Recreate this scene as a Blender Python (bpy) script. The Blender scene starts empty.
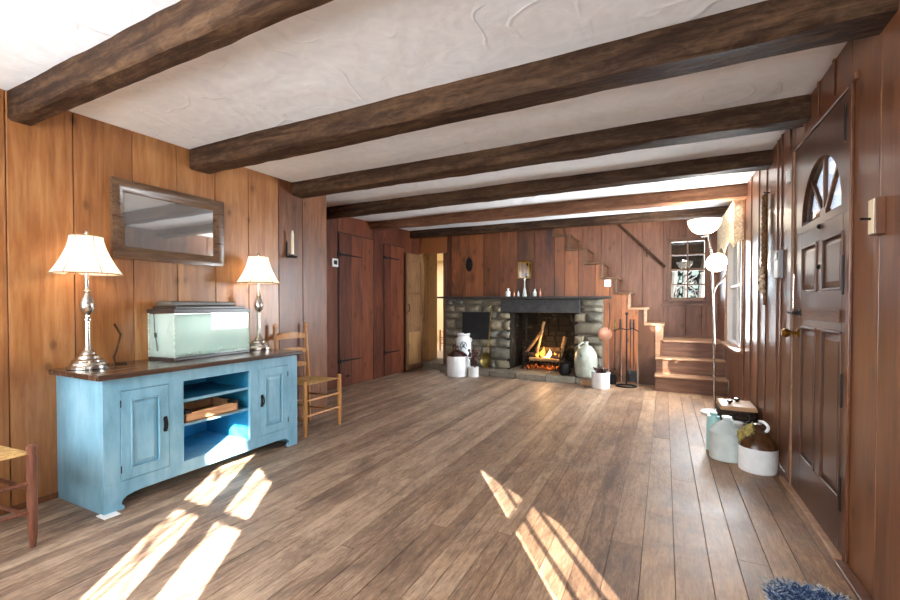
import bpy, bmesh, math, random
from mathutils import Vector, Matrix, noise
random.seed(7)
SC = bpy.context.scene
COL = SC.collection
PI = math.pi

# ------------------------------------------------------------------ materials
def lin(c):
    return tuple((v/12.92 if v <= .04045 else ((v+.055)/1.055)**2.4) for v in [x/255. for x in c])+(1.,)

class NT:
    def __init__(s, name):
        s.m = bpy.data.materials.new(name); s.m.use_nodes = True
        s.t = s.m.node_tree; s.t.nodes.clear()
        s.out = s.n('ShaderNodeOutputMaterial')
    def n(s, ty, **kw):
        o = s.t.nodes.new(ty)
        for k, v in kw.items(): setattr(o, k, v)
        return o
    def l(s, a, b): s.t.links.new(a, b)
    def val(s, sock, v):
        if hasattr(v, 'is_output') or isinstance(v, bpy.types.NodeSocket): s.l(v, sock)
        else: sock.default_value = v
    def math(s, op, a, b=0., c=None, clamp=False):
        o = s.n('ShaderNodeMath', operation=op, use_clamp=clamp)
        s.val(o.inputs[0], a); s.val(o.inputs[1], b)
        if c is not None: s.val(o.inputs[2], c)
        return o.outputs[0]
    def mix(s, f, a, b, mode='MIX'):
        o = s.n('ShaderNodeMix', data_type='RGBA', blend_type=mode)
        s.val(o.inputs[0], f); s.val(o.inputs[6], a); s.val(o.inputs[7], b)
        return o.outputs[2]
    def ramp(s, f, stops, interp='LINEAR'):
        o = s.n('ShaderNodeValToRGB'); o.color_ramp.interpolation = interp
        e = o.color_ramp.elements
        while len(e) < len(stops): e.new(.5)
        for i, (p, c) in enumerate(stops):
            e[i].position = p; e[i].color = c if len(c) == 4 else tuple(c)+(1,)
        s.l(f, o.inputs[0]); return o.outputs[0]
    def noise(s, vec, scale, detail=4, rough=.55, dist=0.):
        o = s.n('ShaderNodeTexNoise'); s.l(vec, o.inputs['Vector'])
        o.inputs['Scale'].default_value = scale; o.inputs['Detail'].default_value = detail
        o.inputs['Roughness'].default_value = rough; o.inputs['Distortion'].default_value = dist
        return o.outputs[0]
    def mapv(s, vec, scale=(1, 1, 1), off=None):
        o = s.n('ShaderNodeVectorMath', operation='MULTIPLY'); s.l(vec, o.inputs[0]); o.inputs[1].default_value = scale
        r = o.outputs[0]
        if off is not None:
            p = s.n('ShaderNodeVectorMath', operation='ADD'); s.l(r, p.inputs[0]); s.l(off, p.inputs[1]); r = p.outputs[0]
        return r
    def pbr(s, col, rough=.5, metal=0., bump=None, bstr=.3, bdist=.01, spec=.5, coat=0., trans=0., emit=None, estr=0., sub=0.):
        b = s.n('ShaderNodeBsdfPrincipled')
        s.val(b.inputs['Base Color'], col); s.val(b.inputs['Roughness'], rough)
        b.inputs['Metallic'].default_value = metal
        b.inputs['Specular IOR Level'].default_value = spec
        b.inputs['Coat Weight'].default_value = coat
        b.inputs['Coat Roughness'].default_value = .2
        b.inputs['Transmission Weight'].default_value = trans
        if emit is not None:
            s.val(b.inputs['Emission Color'], emit); s.val(b.inputs['Emission Strength'], estr)
        if bump is not None:
            bp = s.n('ShaderNodeBump'); bp.inputs['Strength'].default_value = bstr; bp.inputs['Distance'].default_value = bdist
            s.l(bump, bp.inputs['Height']); s.l(bp.outputs[0], b.inputs['Normal'])
        s.l(b.outputs[0], s.out.inputs[0]); return b

def obj_coord(T): return T.n('ShaderNodeTexCoord').outputs['Object']
def rnd_island(T): return T.n('ShaderNodeNewGeometry').outputs['Random Per Island']

def plain(name, c, rough=.5, metal=0., spec=.5, coat=0., var=.08, nscale=8., bstr=.0):
    T = NT(name); v = obj_coord(T)
    n = T.noise(v, nscale, 4)
    a = lin(c); d = tuple(x*(1-var*2) for x in a[:3])+(1,); h = tuple(min(1, x*(1+var)) for x in a[:3])+(1,)
    col = T.ramp(n, [(.3, d), (.7, h)])
    T.pbr(col, rough, metal, bump=n if bstr else None, bstr=bstr, spec=spec, coat=coat)
    return T.m

def wood(name, dark, mid, light, axis='Z', rough=.4, var=.35, knots=True, smudge=.5, grain=1., coat=0., spec=.4, bstr=.25, warm=None, con=1., hewn=0.):
    """stained board wood; axis = direction of the grain; each separate board shifts its tone"""
    T = NT(name); v = obj_coord(T); r = rnd_island(T)
    off = T.n('ShaderNodeCombineXYZ')
    T.l(T.math('MULTIPLY', r, 37.), off.inputs[0]); T.l(T.math('MULTIPLY', r, 91.), off.inputs[1]); T.l(T.math('MULTIPLY', r, 53.), off.inputs[2])
    sc = {'Z': (1, 1, .09), 'Y': (1, .09, 1), 'X': (.09, 1, 1)}[axis]
    sc2 = {'Z': (1, 1, .3), 'Y': (1, .3, 1), 'X': (.3, 1, 1)}[axis]
    g1 = T.noise(T.mapv(v, sc, off.outputs[0]), 26*grain, 5, .6, .6)
    g2 = T.noise(T.mapv(v, sc, off.outputs[0]), 110*grain, 3, .6, .2)
    blot = T.noise(T.mapv(v, sc2, off.outputs[0]), 3.2, 3, .5, .8)
    f = T.math('ADD', T.math('MULTIPLY', g1, .62), T.math('MULTIPLY', g2, .18))
    f = T.math('ADD', f, T.math('MULTIPLY', blot, .35))
    f = T.math('ADD', f, T.math('MULTIPLY', T.math('SUBTRACT', r, .5), var*.45))
    if hewn:
        hw_ = T.noise(T.mapv(v, (.45, 1, 1)), 16, 8, .75, 1.2)
        f = T.math('ADD', f, T.math('MULTIPLY', T.math('SUBTRACT', hw_, .5), hewn))
    col = T.ramp(f, [(.5-.14*con, lin(dark)), (.55, lin(mid)), (.6+.18*con, lin(light))])
    if warm is not None:
        r2 = T.math('FRACT', T.math('MULTIPLY', r, 17.3))
        col = T.mix(T.math('MULTIPLY', r2, .55), col, lin(warm), 'MIX')
        col = T.mix(.5, col, T.ramp(f, [(.36, lin(dark)), (.55, lin(mid)), (.78, lin(light))]))
    if smudge:
        s1 = T.noise(T.mapv(v, sc2, off.outputs[0]), 2.1, 4, .62, 1.2)
        sm = T.ramp(s1, [(.52, (0, 0, 0, 1)), (.72, (1, 1, 1, 1))])
        col = T.mix(T.math('MULTIPLY', sm, smudge), col, tuple(x*.45 for x in lin(dark)[:3])+(1,))
    if knots:
        vo = T.n('ShaderNodeTexVoronoi', voronoi_dimensions='2D'); sp = T.n('ShaderNodeSeparateXYZ'); T.l(v, sp.inputs[0]); cb = T.n('ShaderNodeCombineXYZ')
        T.l(T.math('ADD', T.math('ADD', sp.outputs[0], sp.outputs[1]), T.math('MULTIPLY', T.noise(v, 9, 2), .03)), cb.inputs[0]); T.l(T.math('MULTIPLY', sp.outputs[2], .6), cb.inputs[1])
        T.l(cb.outputs[0], vo.inputs['Vector']); vo.inputs['Scale'].default_value = 4.2
        k = T.ramp(vo.outputs['Distance'], [(.0, (1, 1, 1, 1)), (.05, (.8, .8, .8, 1)), (.085, (.25, .25, .25, 1)), (.2, (0, 0, 0, 1))])
        sel = T.math('GREATER_THAN', T.math('FRACT', T.math('MULTIPLY', vo.outputs['Color'], 7.)), .45)
        col = T.mix(T.math('MULTIPLY', T.math('MULTIPLY', k, sel), .6), col, tuple(x*.35 for x in lin(dark)[:3])+(1,))
    T.pbr(col, T.math('ADD', T.math('MULTIPLY', g1, .25), rough-.12), bump=f, bstr=bstr, bdist=.006, spec=spec, coat=coat)
    return T.m

M = {}
M['pine'] = wood('honey_pine', (106, 62, 30), (152, 98, 54), (190, 140, 88), con=1.5, rough=.36, var=.35, smudge=.35, spec=.5, coat=.12)
M['pine_red'] = wood('red_pine', (80, 46, 28), (114, 70, 44), (146, 96, 62), rough=.38, var=.35, smudge=.25, coat=.1)
M['redwall'] = wood('dark_red_board', (52, 25, 15), (98, 52, 32), (144, 86, 52), rough=.42, var=1.2, smudge=.85, warm=(160, 98, 46), spec=.45, con=.85)
M['rearwall'] = wood('rose_brown_board', (82, 52, 40), (114, 76, 58), (142, 102, 80), rough=.4, var=.3, smudge=.2)
M['rightwall'] = wood('walnut_stained_board', (60, 34, 22), (98, 58, 36), (136, 90, 58), rough=.36, var=.3, smudge=.3, bstr=.1, coat=.15, spec=.5)
M['door_wood'] = wood('dark_glossy_door_wood', (46, 27, 19), (76, 47, 33), (104, 70, 50), rough=.36, var=.2, smudge=.35, bstr=.1, coat=.12, knots=False)
M['oldboard'] = wood('raw_brown_board', (84, 56, 38), (124, 88, 60), (156, 118, 82), rough=.5, var=.3, smudge=.25)
M['oldboard_light'] = wood('light_raw_board', (126, 88, 52), (164, 122, 78), (188, 148, 100), rough=.5, var=.2, smudge=.15)
M['beam'] = wood('hewn_beam_wood', (34, 23, 18), (58, 41, 31), (98, 74, 54), axis='X', rough=.6, var=.2, smudge=.5, knots=False, bstr=1., spec=.08, hewn=.6)
M['beam_red'] = wood('reddish_beam_wood', (72, 46, 34), (108, 74, 56), (142, 104, 80), axis='X', rough=.6, var=.2, smudge=.3, knots=False, bstr=1., spec=.08, hewn=.5)
M['tabletop'] = wood('worn_dark_top', (40, 26, 20), (66, 46, 36), (100, 76, 60), axis='Y', rough=.24, var=.1, smudge=.3, knots=False, coat=.5)
M['stair'] = wood('stair_wood', (72, 46, 34), (108, 72, 54), (146, 108, 80), axis='X', rough=.35, var=.3, smudge=.2, knots=False, coat=.1)
M['stair_edge'] = wood('pale_stair_edge', (120, 84, 60), (160, 120, 90), (186, 150, 118), axis='X', rough=.4, var=.3, smudge=.1, knots=False)
M['chair_light'] = wood('golden_maple', (140, 88, 44), (180, 124, 70), (206, 152, 92), rough=.35, var=.1, smudge=0, knots=False, grain=2)
M['chair_dark'] = wood('rubbed_brown_maple', (70, 38, 28), (108, 66, 50), (146, 100, 78), rough=.35, var=.1, smudge=.2, knots=False, grain=2)
M['frame'] = wood('bronze_brown_frame', (60, 42, 30), (98, 72, 52), (136, 108, 82), axis='Y', rough=.3, var=.1, smudge=.2, knots=False, coat=.3, grain=2)
M['oldcarve'] = wood('carved_brown', (64, 42, 30), (104, 72, 52), (140, 104, 78), axis='Y', rough=.5, smudge=.2, knots=False)
M['stepcap'] = wood('dark_step_cap', (62, 42, 28), (96, 66, 44), (128, 94, 66), axis='X', rough=.45, smudge=.2, knots=False)
M['closetwall'] = wood('deep_red_board', (48, 22, 16), (90, 44, 30), (128, 74, 50), rough=.42, var=.7, smudge=.6, warm=(120, 66, 36))
M['tray'] = wood('tan_tray_wood', (150, 104, 70), (188, 140, 100), (214, 170, 128), axis='Y', rough=.5, var=.1, smudge=.1, knots=False)

def floor_mat():
    T = NT('worn_board_floor'); v = obj_coord(T); r = rnd_island(T)
    off = T.n('ShaderNodeCombineXYZ')
    T.l(T.math('MULTIPLY', r, 37.), off.inputs[0]); T.l(T.math('MULTIPLY', r, 91.), off.inputs[1])
    g1 = T.noise(T.mapv(v, (1, .10, 1), off.outputs[0]), 40, 7, .72, .8)
    g2 = T.noise(T.mapv(v, (1, .12, 1), off.outputs[0]), 150, 3, .7, .2)
    wear = T.noise(v, 1.5, 6, .7, .6)
    wear2 = T.noise(T.mapv(v, (1, .4, 1)), 11, 8, .82, .9)
    f = T.math('ADD', T.math('MULTIPLY', g1, .5), T.math('MULTIPLY', g2, .3))
    f = T.math('ADD', f, T.math('MULTIPLY', T.math('SUBTRACT', r, .5), .12))
    f = T.math('ADD', f, T.math('MULTIPLY', T.math('SUBTRACT', wear2, .12), .38))
    grey = T.ramp(f, [(.36, lin((70, 55, 46))), (.52, lin((134, 109, 90))), (.68, lin((184, 157, 133)))])
    tan = T.ramp(f, [(.36, lin((92, 62, 42))), (.52, lin((152, 112, 78))), (.68, lin((192, 152, 112)))])
    sep = T.n('ShaderNodeSeparateXYZ'); T.l(v, sep.inputs[0])
    # the boards along the door side have kept more of their orange varnish
    keep = T.math('ADD', T.math('MULTIPLY', T.math('ADD', sep.outputs[0], .9), .42), T.math('SUBTRACT', T.math('MULTIPLY', wear, 1.3), .45), clamp=True)
    col = T.mix(keep, grey, tan)
    dk = T.ramp(T.noise(T.mapv(v, (1, .45, 1)), 2.3, 7, .78, .9), [(.5, (0, 0, 0, 1)), (.66, (1, 1, 1, 1))])
    col = T.mix(T.math('MULTIPLY', dk, .75), col, lin((80, 60, 50)))
    rough = T.ramp(T.math('ADD', T.math('MULTIPLY', wear, .6), T.math('MULTIPLY', g1, .4)), [(.35, (.36,)*3), (.65, (.58,)*3)])
    T.pbr(col, rough, bump=f, bstr=.3, bdist=.003, spec=.5)
    return T.m
M['floor'] = floor_mat()

def plaster():
    T = NT('swirled_plaster'); v = obj_coord(T)
    n1 = T.noise(v, 1.5, 2, .5, 2.); n2 = T.noise(v, 9, 4, .6, 1.)
    vo = T.n('ShaderNodeTexVoronoi', feature='SMOOTH_F1'); T.l(v, vo.inputs['Vector']); vo.inputs['Scale'].default_value = 2.2
    ring = T.math('PINGPONG', T.math('ADD', vo.outputs['Distance'], T.math('MULTIPLY', n1, .35)), .11)
    edge = T.ramp(ring, [(0, (1, 1, 1, 1)), (.016, (0, 0, 0, 1))])
    edge = T.math('MULTIPLY', edge, T.ramp(n1, [(.47, (0, 0, 0, 1)), (.56, (1, 1, 1, 1))]))
    h = T.math('ADD', T.math('ADD', T.math('MULTIPLY', n1, .9), T.math('MULTIPLY', n2, .12)), T.math('MULTIPLY', edge, .13))
    T.pbr(T.ramp(n2, [(.3, lin((232, 236, 240))), (.7, lin((243, 247, 250)))]), .75, bump=h, bstr=.55, bdist=.04, spec=.25)
    return T.m
M['plaster'] = plaster()

def stone_mat(name, c1, c2, c3, soot=0.):
    T = NT(name); v = obj_coord(T); r = rnd_island(T)
    n = T.noise(v, 9, 8, .7, .6); n2 = T.noise(v, 45, 4, .7)
    f = T.math('ADD', T.math('MULTIPLY', n, .6), T.math('MULTIPLY', n2, .4))
    a = T.ramp(r, [(0, lin(c1)), (.35, lin(c2)), (.7, lin(c3)), (1, lin(c1))])
    col = T.mix(T.ramp(f, [(.3, (.85,)*3), (.7, (0, 0, 0, 1))]), a, tuple(x*.4 for x in lin(c1)[:3])+(1,))
    col = T.mix(T.ramp(n, [(.58, (0, 0, 0, 1)), (.75, (.5,)*3)]), col, lin((196, 184, 160)))
    T.pbr(col, .85, bump=f, bstr=.8, bdist=.012, spec=.25)
    return T.m
M['stone'] = stone_mat('field_stone', (128, 120, 104), (166, 152, 126), (112, 112, 104))
M['stone_soot'] = stone_mat('sooty_stone', (36, 32, 28), (52, 46, 38), (30, 28, 26))
M['slate'] = plain('dark_slate', (58, 56, 56), .6, var=.3, nscale=14, bstr=.5)
M['hearthstone'] = stone_mat('hearth_stone', (136, 126, 112), (152, 140, 122), (128, 120, 108))
M['mortar'] = plain('grey_mortar', (120, 112, 100), .9, var=.2, nscale=30, bstr=.4)

def blue_paint():
    T = NT('distressed_blue_paint'); v = obj_coord(T)
    n = T.noise(T.mapv(v, (1, 1, .25)), 14, 5, .65, .4); n2 = T.noise(v, 3, 3)
    f = T.math('ADD', T.math('MULTIPLY', n, .55), T.math('MULTIPLY', n2, .45))
    col = T.ramp(f, [(.33, lin((98, 146, 168))), (.52, lin((126, 172, 192))), (.7, lin((150, 190, 206)))])
    ch = T.ramp(T.noise(v, 60, 3, .8, .5), [(.74, (0, 0, 0, 1)), (.77, (1, 1, 1, 1))])
    col = T.mix(ch, col, lin((206, 218, 216)))
    T.pbr(col, .42, bump=n, bstr=.1, spec=.4)
    return T.m
M['blue'] = blue_paint()
M['blue_in'] = plain('teal_inside_paint', (40, 132, 172), .5, var=.1)
M['iron'] = plain('black_iron', (30, 28, 28), .5, .6, var=.3, nscale=20, bstr=.3)
M['iron_flat'] = plain('blackened_plate', (24, 23, 23), .55, .3, var=.25, nscale=10)
M['nickel'] = plain('brushed_nickel', (196, 188, 178), .26, 1., var=.04)
M['brass'] = plain('old_brass', (178, 136, 62), .3, 1., var=.12)
M['brass_dull'] = plain('tarnished_brass', (124, 104, 54), .38, .8, var=.25)
M['copper'] = plain('pale_copper', (206, 150, 124), .35, .7, var=.1)
M['white'] = plain('white_plastic', (232, 232, 230), .4, var=.02)
M['grey_plastic'] = plain('grey_plastic', (150, 152, 156), .45, var=.04)
M['black'] = plain('black_plastic', (22, 22, 22), .35, var=.1)
M['lid_black'] = plain('dark_brown_plastic', (52, 44, 40), .3, var=.1)
M['lid_grey'] = plain('grey_brown_plastic', (92, 84, 74), .4, var=.1)
M['stoneware'] = plain('white_stoneware', (236, 238, 238), .25, var=.05, nscale=20, coat=.4)
M['greyware'] = plain('grey_glazed_stoneware', (208, 218, 216), .28, var=.08, nscale=12, coat=.4)
M['bigware'] = plain('grey_green_stoneware', (172, 176, 162), .3, var=.12, nscale=12, coat=.3)
M['brownglaze'] = plain('brown_glaze', (84, 52, 26), .12, var=.25, nscale=18, coat=.8)
M['darkglaze'] = plain('dark_brown_glaze', (52, 24, 20), .12, var=.2, nscale=18, coat=.8)
M['cobalt'] = plain('cobalt_mark', (52, 88, 104), .3)
M['aqua'] = plain('aqua_paint', (166, 208, 204), .35, var=.06)
M['cloth_yellow'] = plain('olive_yellow_cloth', (168, 148, 84), .9, var=.25, nscale=40, bstr=.5)
M['wicker'] = plain('brown_wicker', (66, 48, 38), .8, var=.4, nscale=60, bstr=.8)
M['lid_tan'] = wood('tan_lid_wood', (140, 104, 74), (180, 142, 106), (204, 170, 132), axis='X', rough=.5, smudge=.1, knots=False)
M['candle'] = plain('cream_wax', (238, 224, 196), .5, var=.03)
M['cream'] = plain('cream_paint', (232, 214, 178), .7, var=.03, nscale=2)
M['hallfloor'] = plain('pale_hall_floor', (176, 160, 138), .5, var=.1)
M['casing'] = plain('white_casing', (206, 198, 190), .5, var=.04)
M['valance'] = None
M['bark'] = plain('grey_bark', (58, 52, 48), .9, var=.3, nscale=20, bstr=.6)
M['leaf'] = plain('evergreen_leaf', (38, 50, 46), .8, var=.35, nscale=20)
M['ground'] = plain('leafy_ground', (66, 62, 54), .9, var=.3, nscale=3)
M['ash'] = plain('ash', (120, 104, 88), .95, var=.3, nscale=40, bstr=.6)
M['log'] = plain('charred_log', (74, 52, 38), .9, var=.5, nscale=24, bstr=.9)
M['pale_log'] = plain('split_log', (176, 140, 96), .8, var=.25, nscale=24, bstr=.5)
M['plant'] = plain('dried_flower', (92, 58, 50), .9, var=.4, nscale=60)
M['gravel'] = plain('pale_gravel', (206, 220, 208), .8, var=.3, nscale=90, bstr=.8)
M['drape'] = plain('linen_drape', (214, 206, 190), .9, var=.05, nscale=30)
M['rope'] = plain('straw_rope', (136, 96, 56), .85, var=.35, nscale=90, bstr=.8)
M['seed'] = plain('pale_garlic', (214, 190, 160), .6, var=.15, nscale=50)

def rush():
    T = NT('woven_rush'); v = obj_coord(T)
    sep = T.n('ShaderNodeSeparateXYZ'); T.l(v, sep.inputs[0])
    ax = T.math('ABSOLUTE', T.math('ADD', sep.outputs[0], .19)); ay = T.math('ABSOLUTE', sep.outputs[1])
    m = T.math('MAXIMUM', ax, ay)
    w = T.math('SINE', T.math('MULTIPLY', m, 700.))
    n = T.noise(v, 40, 3)
    col = T.ramp(T.math('ADD', T.math('MULTIPLY', w, .16), n), [(.3, lin((150, 112, 60))), (.6, lin((206, 166, 104))), (.8, lin((222, 188, 132)))])
    T.pbr(col, .7, bump=w, bstr=.5, bdist=.004)
    return T.m
M['rush'] = rush()

def thin_glass(name, tint=(1, 1, 1), refl=.05, fk=.7):
    T = NT(name)
    tr = T.n('ShaderNodeBsdfTransparent'); tr.inputs[0].default_value = tuple(tint)+(1,)
    gl = T.n('ShaderNodeBsdfGlossy'); gl.inputs['Roughness'].default_value = .02
    fr = T.n('ShaderNodeLayerWeight'); fr.inputs[0].default_value = .25
    f = T.math('ADD', T.math('MULTIPLY', fr.outputs['Fresnel'], fk), refl, clamp=True)
    mx = T.n('ShaderNodeMixShader'); T.l(f, mx.inputs[0]); T.l(tr.outputs[0], mx.inputs[1]); T.l(gl.outputs[0], mx.inputs[2])
    T.l(mx.outputs[0], T.out.inputs[0]); return T.m
M['glass'] = thin_glass('window_glass')
M['mirror_soft'] = thin_glass('lantern_glass', (.95, 1, 1), .6)
M['tank_glass'] = thin_glass('tank_glass', (.985, 1, .995), .01, .3)

def water():
    T = NT('cloudy_tank_water'); v = obj_coord(T)
    n = T.noise(v, 3.5, 3, .5, .5)
    tr = T.n('ShaderNodeBsdfTransparent'); tr.inputs[0].default_value = (.9, .98, .95, 1)
    col = T.ramp(n, [(.35, lin((206, 224, 220))), (.65, lin((226, 234, 228)))])
    df = T.n('ShaderNodeBsdfDiffuse'); T.l(col, df.inputs[0])
    tl = T.n('ShaderNodeBsdfTranslucent'); T.l(col, tl.inputs[0])
    a = T.n('ShaderNodeMixShader'); a.inputs[0].default_value = .4; T.l(df.outputs[0], a.inputs[1]); T.l(tl.outputs[0], a.inputs[2])
    b = T.n('ShaderNodeMixShader'); b.inputs[0].default_value = .68; T.l(tr.outputs[0], b.inputs[1]); T.l(a.outputs[0], b.inputs[2])
    T.l(b.outputs[0], T.out.inputs[0]); return T.m
M['water'] = water()

def mirror():
    T = NT('old_mirror')
    g = T.n('ShaderNodeBsdfGlossy'); g.inputs[0].default_value = lin((236, 240, 242)); g.inputs['Roughness'].default_value = .03
    d = T.n('ShaderNodeBsdfDiffuse'); d.inputs[0].default_value = lin((190, 190, 190))
    x = T.n('ShaderNodeMixShader'); x.inputs[0].default_value = .22; T.l(g.outputs[0], x.inputs[1]); T.l(d.outputs[0], x.inputs[2]); T.l(x.outputs[0], T.out.inputs[0])
    return T.m
M['mirror'] = mirror()

def shade(name, col, e, tr=.55):
    T = NT(name)
    df = T.n('ShaderNodeBsdfDiffuse'); df.inputs[0].default_value = lin(col)
    tl = T.n('ShaderNodeBsdfTranslucent'); tl.inputs[0].default_value = lin(col)
    a = T.n('ShaderNodeMixShader'); a.inputs[0].default_value = tr; T.l(df.outputs[0], a.inputs[1]); T.l(tl.outputs[0], a.inputs[2])
    em = T.n('ShaderNodeEmission'); em.inputs[0].default_value = lin(col); em.inputs[1].default_value = e
    b = T.n('ShaderNodeAddShader'); T.l(a.outputs[0], b.inputs[0]); T.l(em.outputs[0], b.inputs[1])
    T.l(b.outputs[0], T.out.inputs[0]); return T.m
M['shade'] = shade('lit_linen_shade', (250, 234, 210), .18)
M['bowl'] = shade('lit_glass_bowl', (255, 250, 240), 1.2, .5)
M['piping'] = plain('shade_piping', (150, 122, 92), .8)

def emit(name, col, s):
    T = NT(name); e = T.n('ShaderNodeEmission'); e.inputs[0].default_value = lin(col); e.inputs[1].default_value = s
    T.l(e.outputs[0], T.out.inputs[0]); return T.m
M['flame'] = emit('flame', (255, 160, 64), 1.3)
M['flame_core'] = emit('flame_core', (255, 206, 130), 2.2)
def ember():
    T = NT('ember'); v = obj_coord(T); n = T.noise(v, 30, 4, .7)
    T.pbr(lin((70, 44, 30)), .9, emit=lin((255, 120, 40)), estr=T.math('MULTIPLY', T.ramp(n, [(.5, (0, 0, 0, 1)), (.65, (1, 1, 1, 1))]), .9))
    return T.m
M['ember'] = ember()

def valance_mat():
    T = NT('floral_cream_cloth'); v = obj_coord(T)
    n = T.noise(v, 16, 4, .6, 2.)
    c = T.ramp(n, [(.4, lin((232, 222, 196))), (.5, lin((206, 190, 160))), (.56, lin((196, 160, 136))), (.62, lin((236, 226, 204)))])
    df = T.n('ShaderNodeBsdfDiffuse'); T.l(c, df.inputs[0])
    tl = T.n('ShaderNodeBsdfTranslucent'); T.l(c, tl.inputs[0])
    a = T.n('ShaderNodeMixShader'); a.inputs[0].default_value = .25; T.l(df.outputs[0], a.inputs[1]); T.l(tl.outputs[0], a.inputs[2])
    T.l(a.outputs[0], T.out.inputs[0]); return T.m
M['valance'] = valance_mat()

def shag():
    T = NT('blue_shag'); v = obj_coord(T); r = rnd_island(T)
    col = T.ramp(r, [(0, lin((38, 52, 82))), (.5, lin((66, 86, 120))), (.85, lin((120, 136, 158)))])
    T.pbr(col, .95, spec=.1); return T.m
M['shag'] = shag()
M['shag_pale'] = plain('pale_shag', (178, 176, 172), .95, var=.2, nscale=60)

# ------------------------------------------------------------------ mesh builder
class MB:
    def __init__(s): s.v = []; s.f = []
    def add(s, vs, fs):
        o = len(s.v); s.v += [tuple(v) for v in vs]; s.f += [tuple(i+o for i in f) for f in fs]; return s
    def box(s, a, b):
        x0, y0, z0 = [min(p, q) for p, q in zip(a, b)]; x1, y1, z1 = [max(p, q) for p, q in zip(a, b)]
        return s.add([(x0,y0,z0),(x1,y0,z0),(x1,y1,z0),(x0,y1,z0),(x0,y0,z1),(x1,y0,z1),(x1,y1,z1),(x0,y1,z1)],
            [(0,3,2,1),(4,5,6,7),(0,1,5,4),(1,2,6,5),(2,3,7,6),(3,0,4,7)])
    def hexa(s, p):   # 8 points, same order as box
        return s.add(p, [(0,3,2,1),(4,5,6,7),(0,1,5,4),(1,2,6,5),(2,3,7,6),(3,0,4,7)])
    def prism(s, poly, axis, a, b):
        n = len(poly)
        def mk(p, t):
            u, w = p
            return {'X': (t, u, w), 'Y': (u, t, w), 'Z': (u, w, t)}[axis]
        vs = [mk(p, a) for p in poly]+[mk(p, b) for p in poly]
        return s.add(vs, [tuple(range(n))[::-1], tuple(range(n, 2*n))]+[(i, (i+1) % n, n+(i+1) % n, n+i) for i in range(n)])
    def lathe(s, prof, c=(0, 0, 0), seg=24, mat=None, cap=True):
        """prof: list of (radius, height)"""
        vs = []; fs = []; n = len(prof)
        for r, h in prof:
            for k in range(seg):
                a = 2*PI*k/seg; p = Vector((r*math.cos(a), r*math.sin(a), h))
                if mat is not None: p = mat @ p
                vs.append((p.x+c[0], p.y+c[1], p.z+c[2]))
        for i in range(n-1):
            for k in range(seg):
                k2 = (k+1) % seg
                fs.append((i*seg+k, i*seg+k2, (i+1)*seg+k2, (i+1)*seg+k))
        if cap:
            fs.append(tuple(range(seg))[::-1]); fs.append(tuple((n-1)*seg+k for k in range(seg)))
        return s.add(vs, fs)
    def tube(s, pts, r, seg=8, closed=False):
        pts = [Vector(p) for p in pts]; n = len(pts)
        rs = r if isinstance(r, (list, tuple)) else [r]*n
        vs = []; fs = []; up = None
        for i, p in enumerate(pts):
            if closed: d = (pts[(i+1) % n]-pts[i-1])
            else: d = pts[min(i+1, n-1)]-pts[max(i-1, 0)]
            d = d.normalized() if d.length > 1e-9 else Vector((0, 0, 1))
            if up is None: up = d.orthogonal().normalized()
            up = (up-d*up.dot(d)); up = up.normalized() if up.length > 1e-6 else d.orthogonal().normalized()
            q = d.cross(up)
            for k in range(seg):
                a = 2*PI*k/seg; vs.append(p+(up*math.cos(a)+q*math.sin(a))*rs[i])
        m = n if closed else n-1
        for i in range(m):
            j = (i+1) % n
            for k in range(seg):
                k2 = (k+1) % seg; fs.append((i*seg+k, i*seg+k2, j*seg+k2, j*seg+k))
        if not closed:
            fs.append(tuple(range(seg))[::-1]); fs.append(tuple((n-1)*seg+k for k in range(seg)))
        return s.add(vs, fs)
    def ball(s, c, r, seg=12, sq=(1, 1, 1)):
        vs = []; fs = []; h = seg//2
        for i in range(h+1):
            t = PI*i/h
            for k in range(seg):
                a = 2*PI*k/seg
                vs.append((c[0]+r*sq[0]*math.sin(t)*math.cos(a), c[1]+r*sq[1]*math.sin(t)*math.sin(a), c[2]+r*sq[2]*math.cos(t)))
        for i in range(h):
            for k in range(seg):
                k2 = (k+1) % seg; fs.append((i*seg+k, (i+1)*seg+k, (i+1)*seg+k2, i*seg+k2))
        return s.add(vs, fs)
    def build(s, name, mat, parent=None, bevel=0., smooth=35, solid=0., sub=0):
        me = bpy.data.meshes.new(name)
        off = Vector((0, 0, 0)); p = parent
        while p is not None: off += p.location; p = p.parent
        me.from_pydata([Vector(v)-off for v in s.v], [], s.f)
        bm = bmesh.new(); bm.from_mesh(me)
        bmesh.ops.remove_doubles(bm, verts=bm.verts, dist=1e-5) if smooth else None
        bmesh.ops.recalc_face_normals(bm, faces=bm.faces)
        if smooth:
            for f in bm.faces: f.smooth = True
            lim = math.radians(smooth)
            for e in bm.edges:
                if len(e.link_faces) == 2 and e.calc_face_angle(0) > lim: e.smooth = False
        bm.to_mesh(me); bm.free()
        me.materials.append(M[mat] if isinstance(mat, str) else mat)
        o = bpy.data.objects.new(name, me); COL.objects.link(o); o.parent = parent
        if solid:
            m = o.modifiers.new('solid', 'SOLIDIFY'); m.thickness = solid; m.offset = 0
        if bevel:
            m = o.modifiers.new('bevel', 'BEVEL'); m.width = bevel; m.segments = 2; m.limit_method = 'ANGLE'; m.angle_limit = math.radians(40)
        if sub:
            m = o.modifiers.new('sub', 'SUBSURF'); m.levels = sub; m.render_levels = sub
        return o

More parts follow.
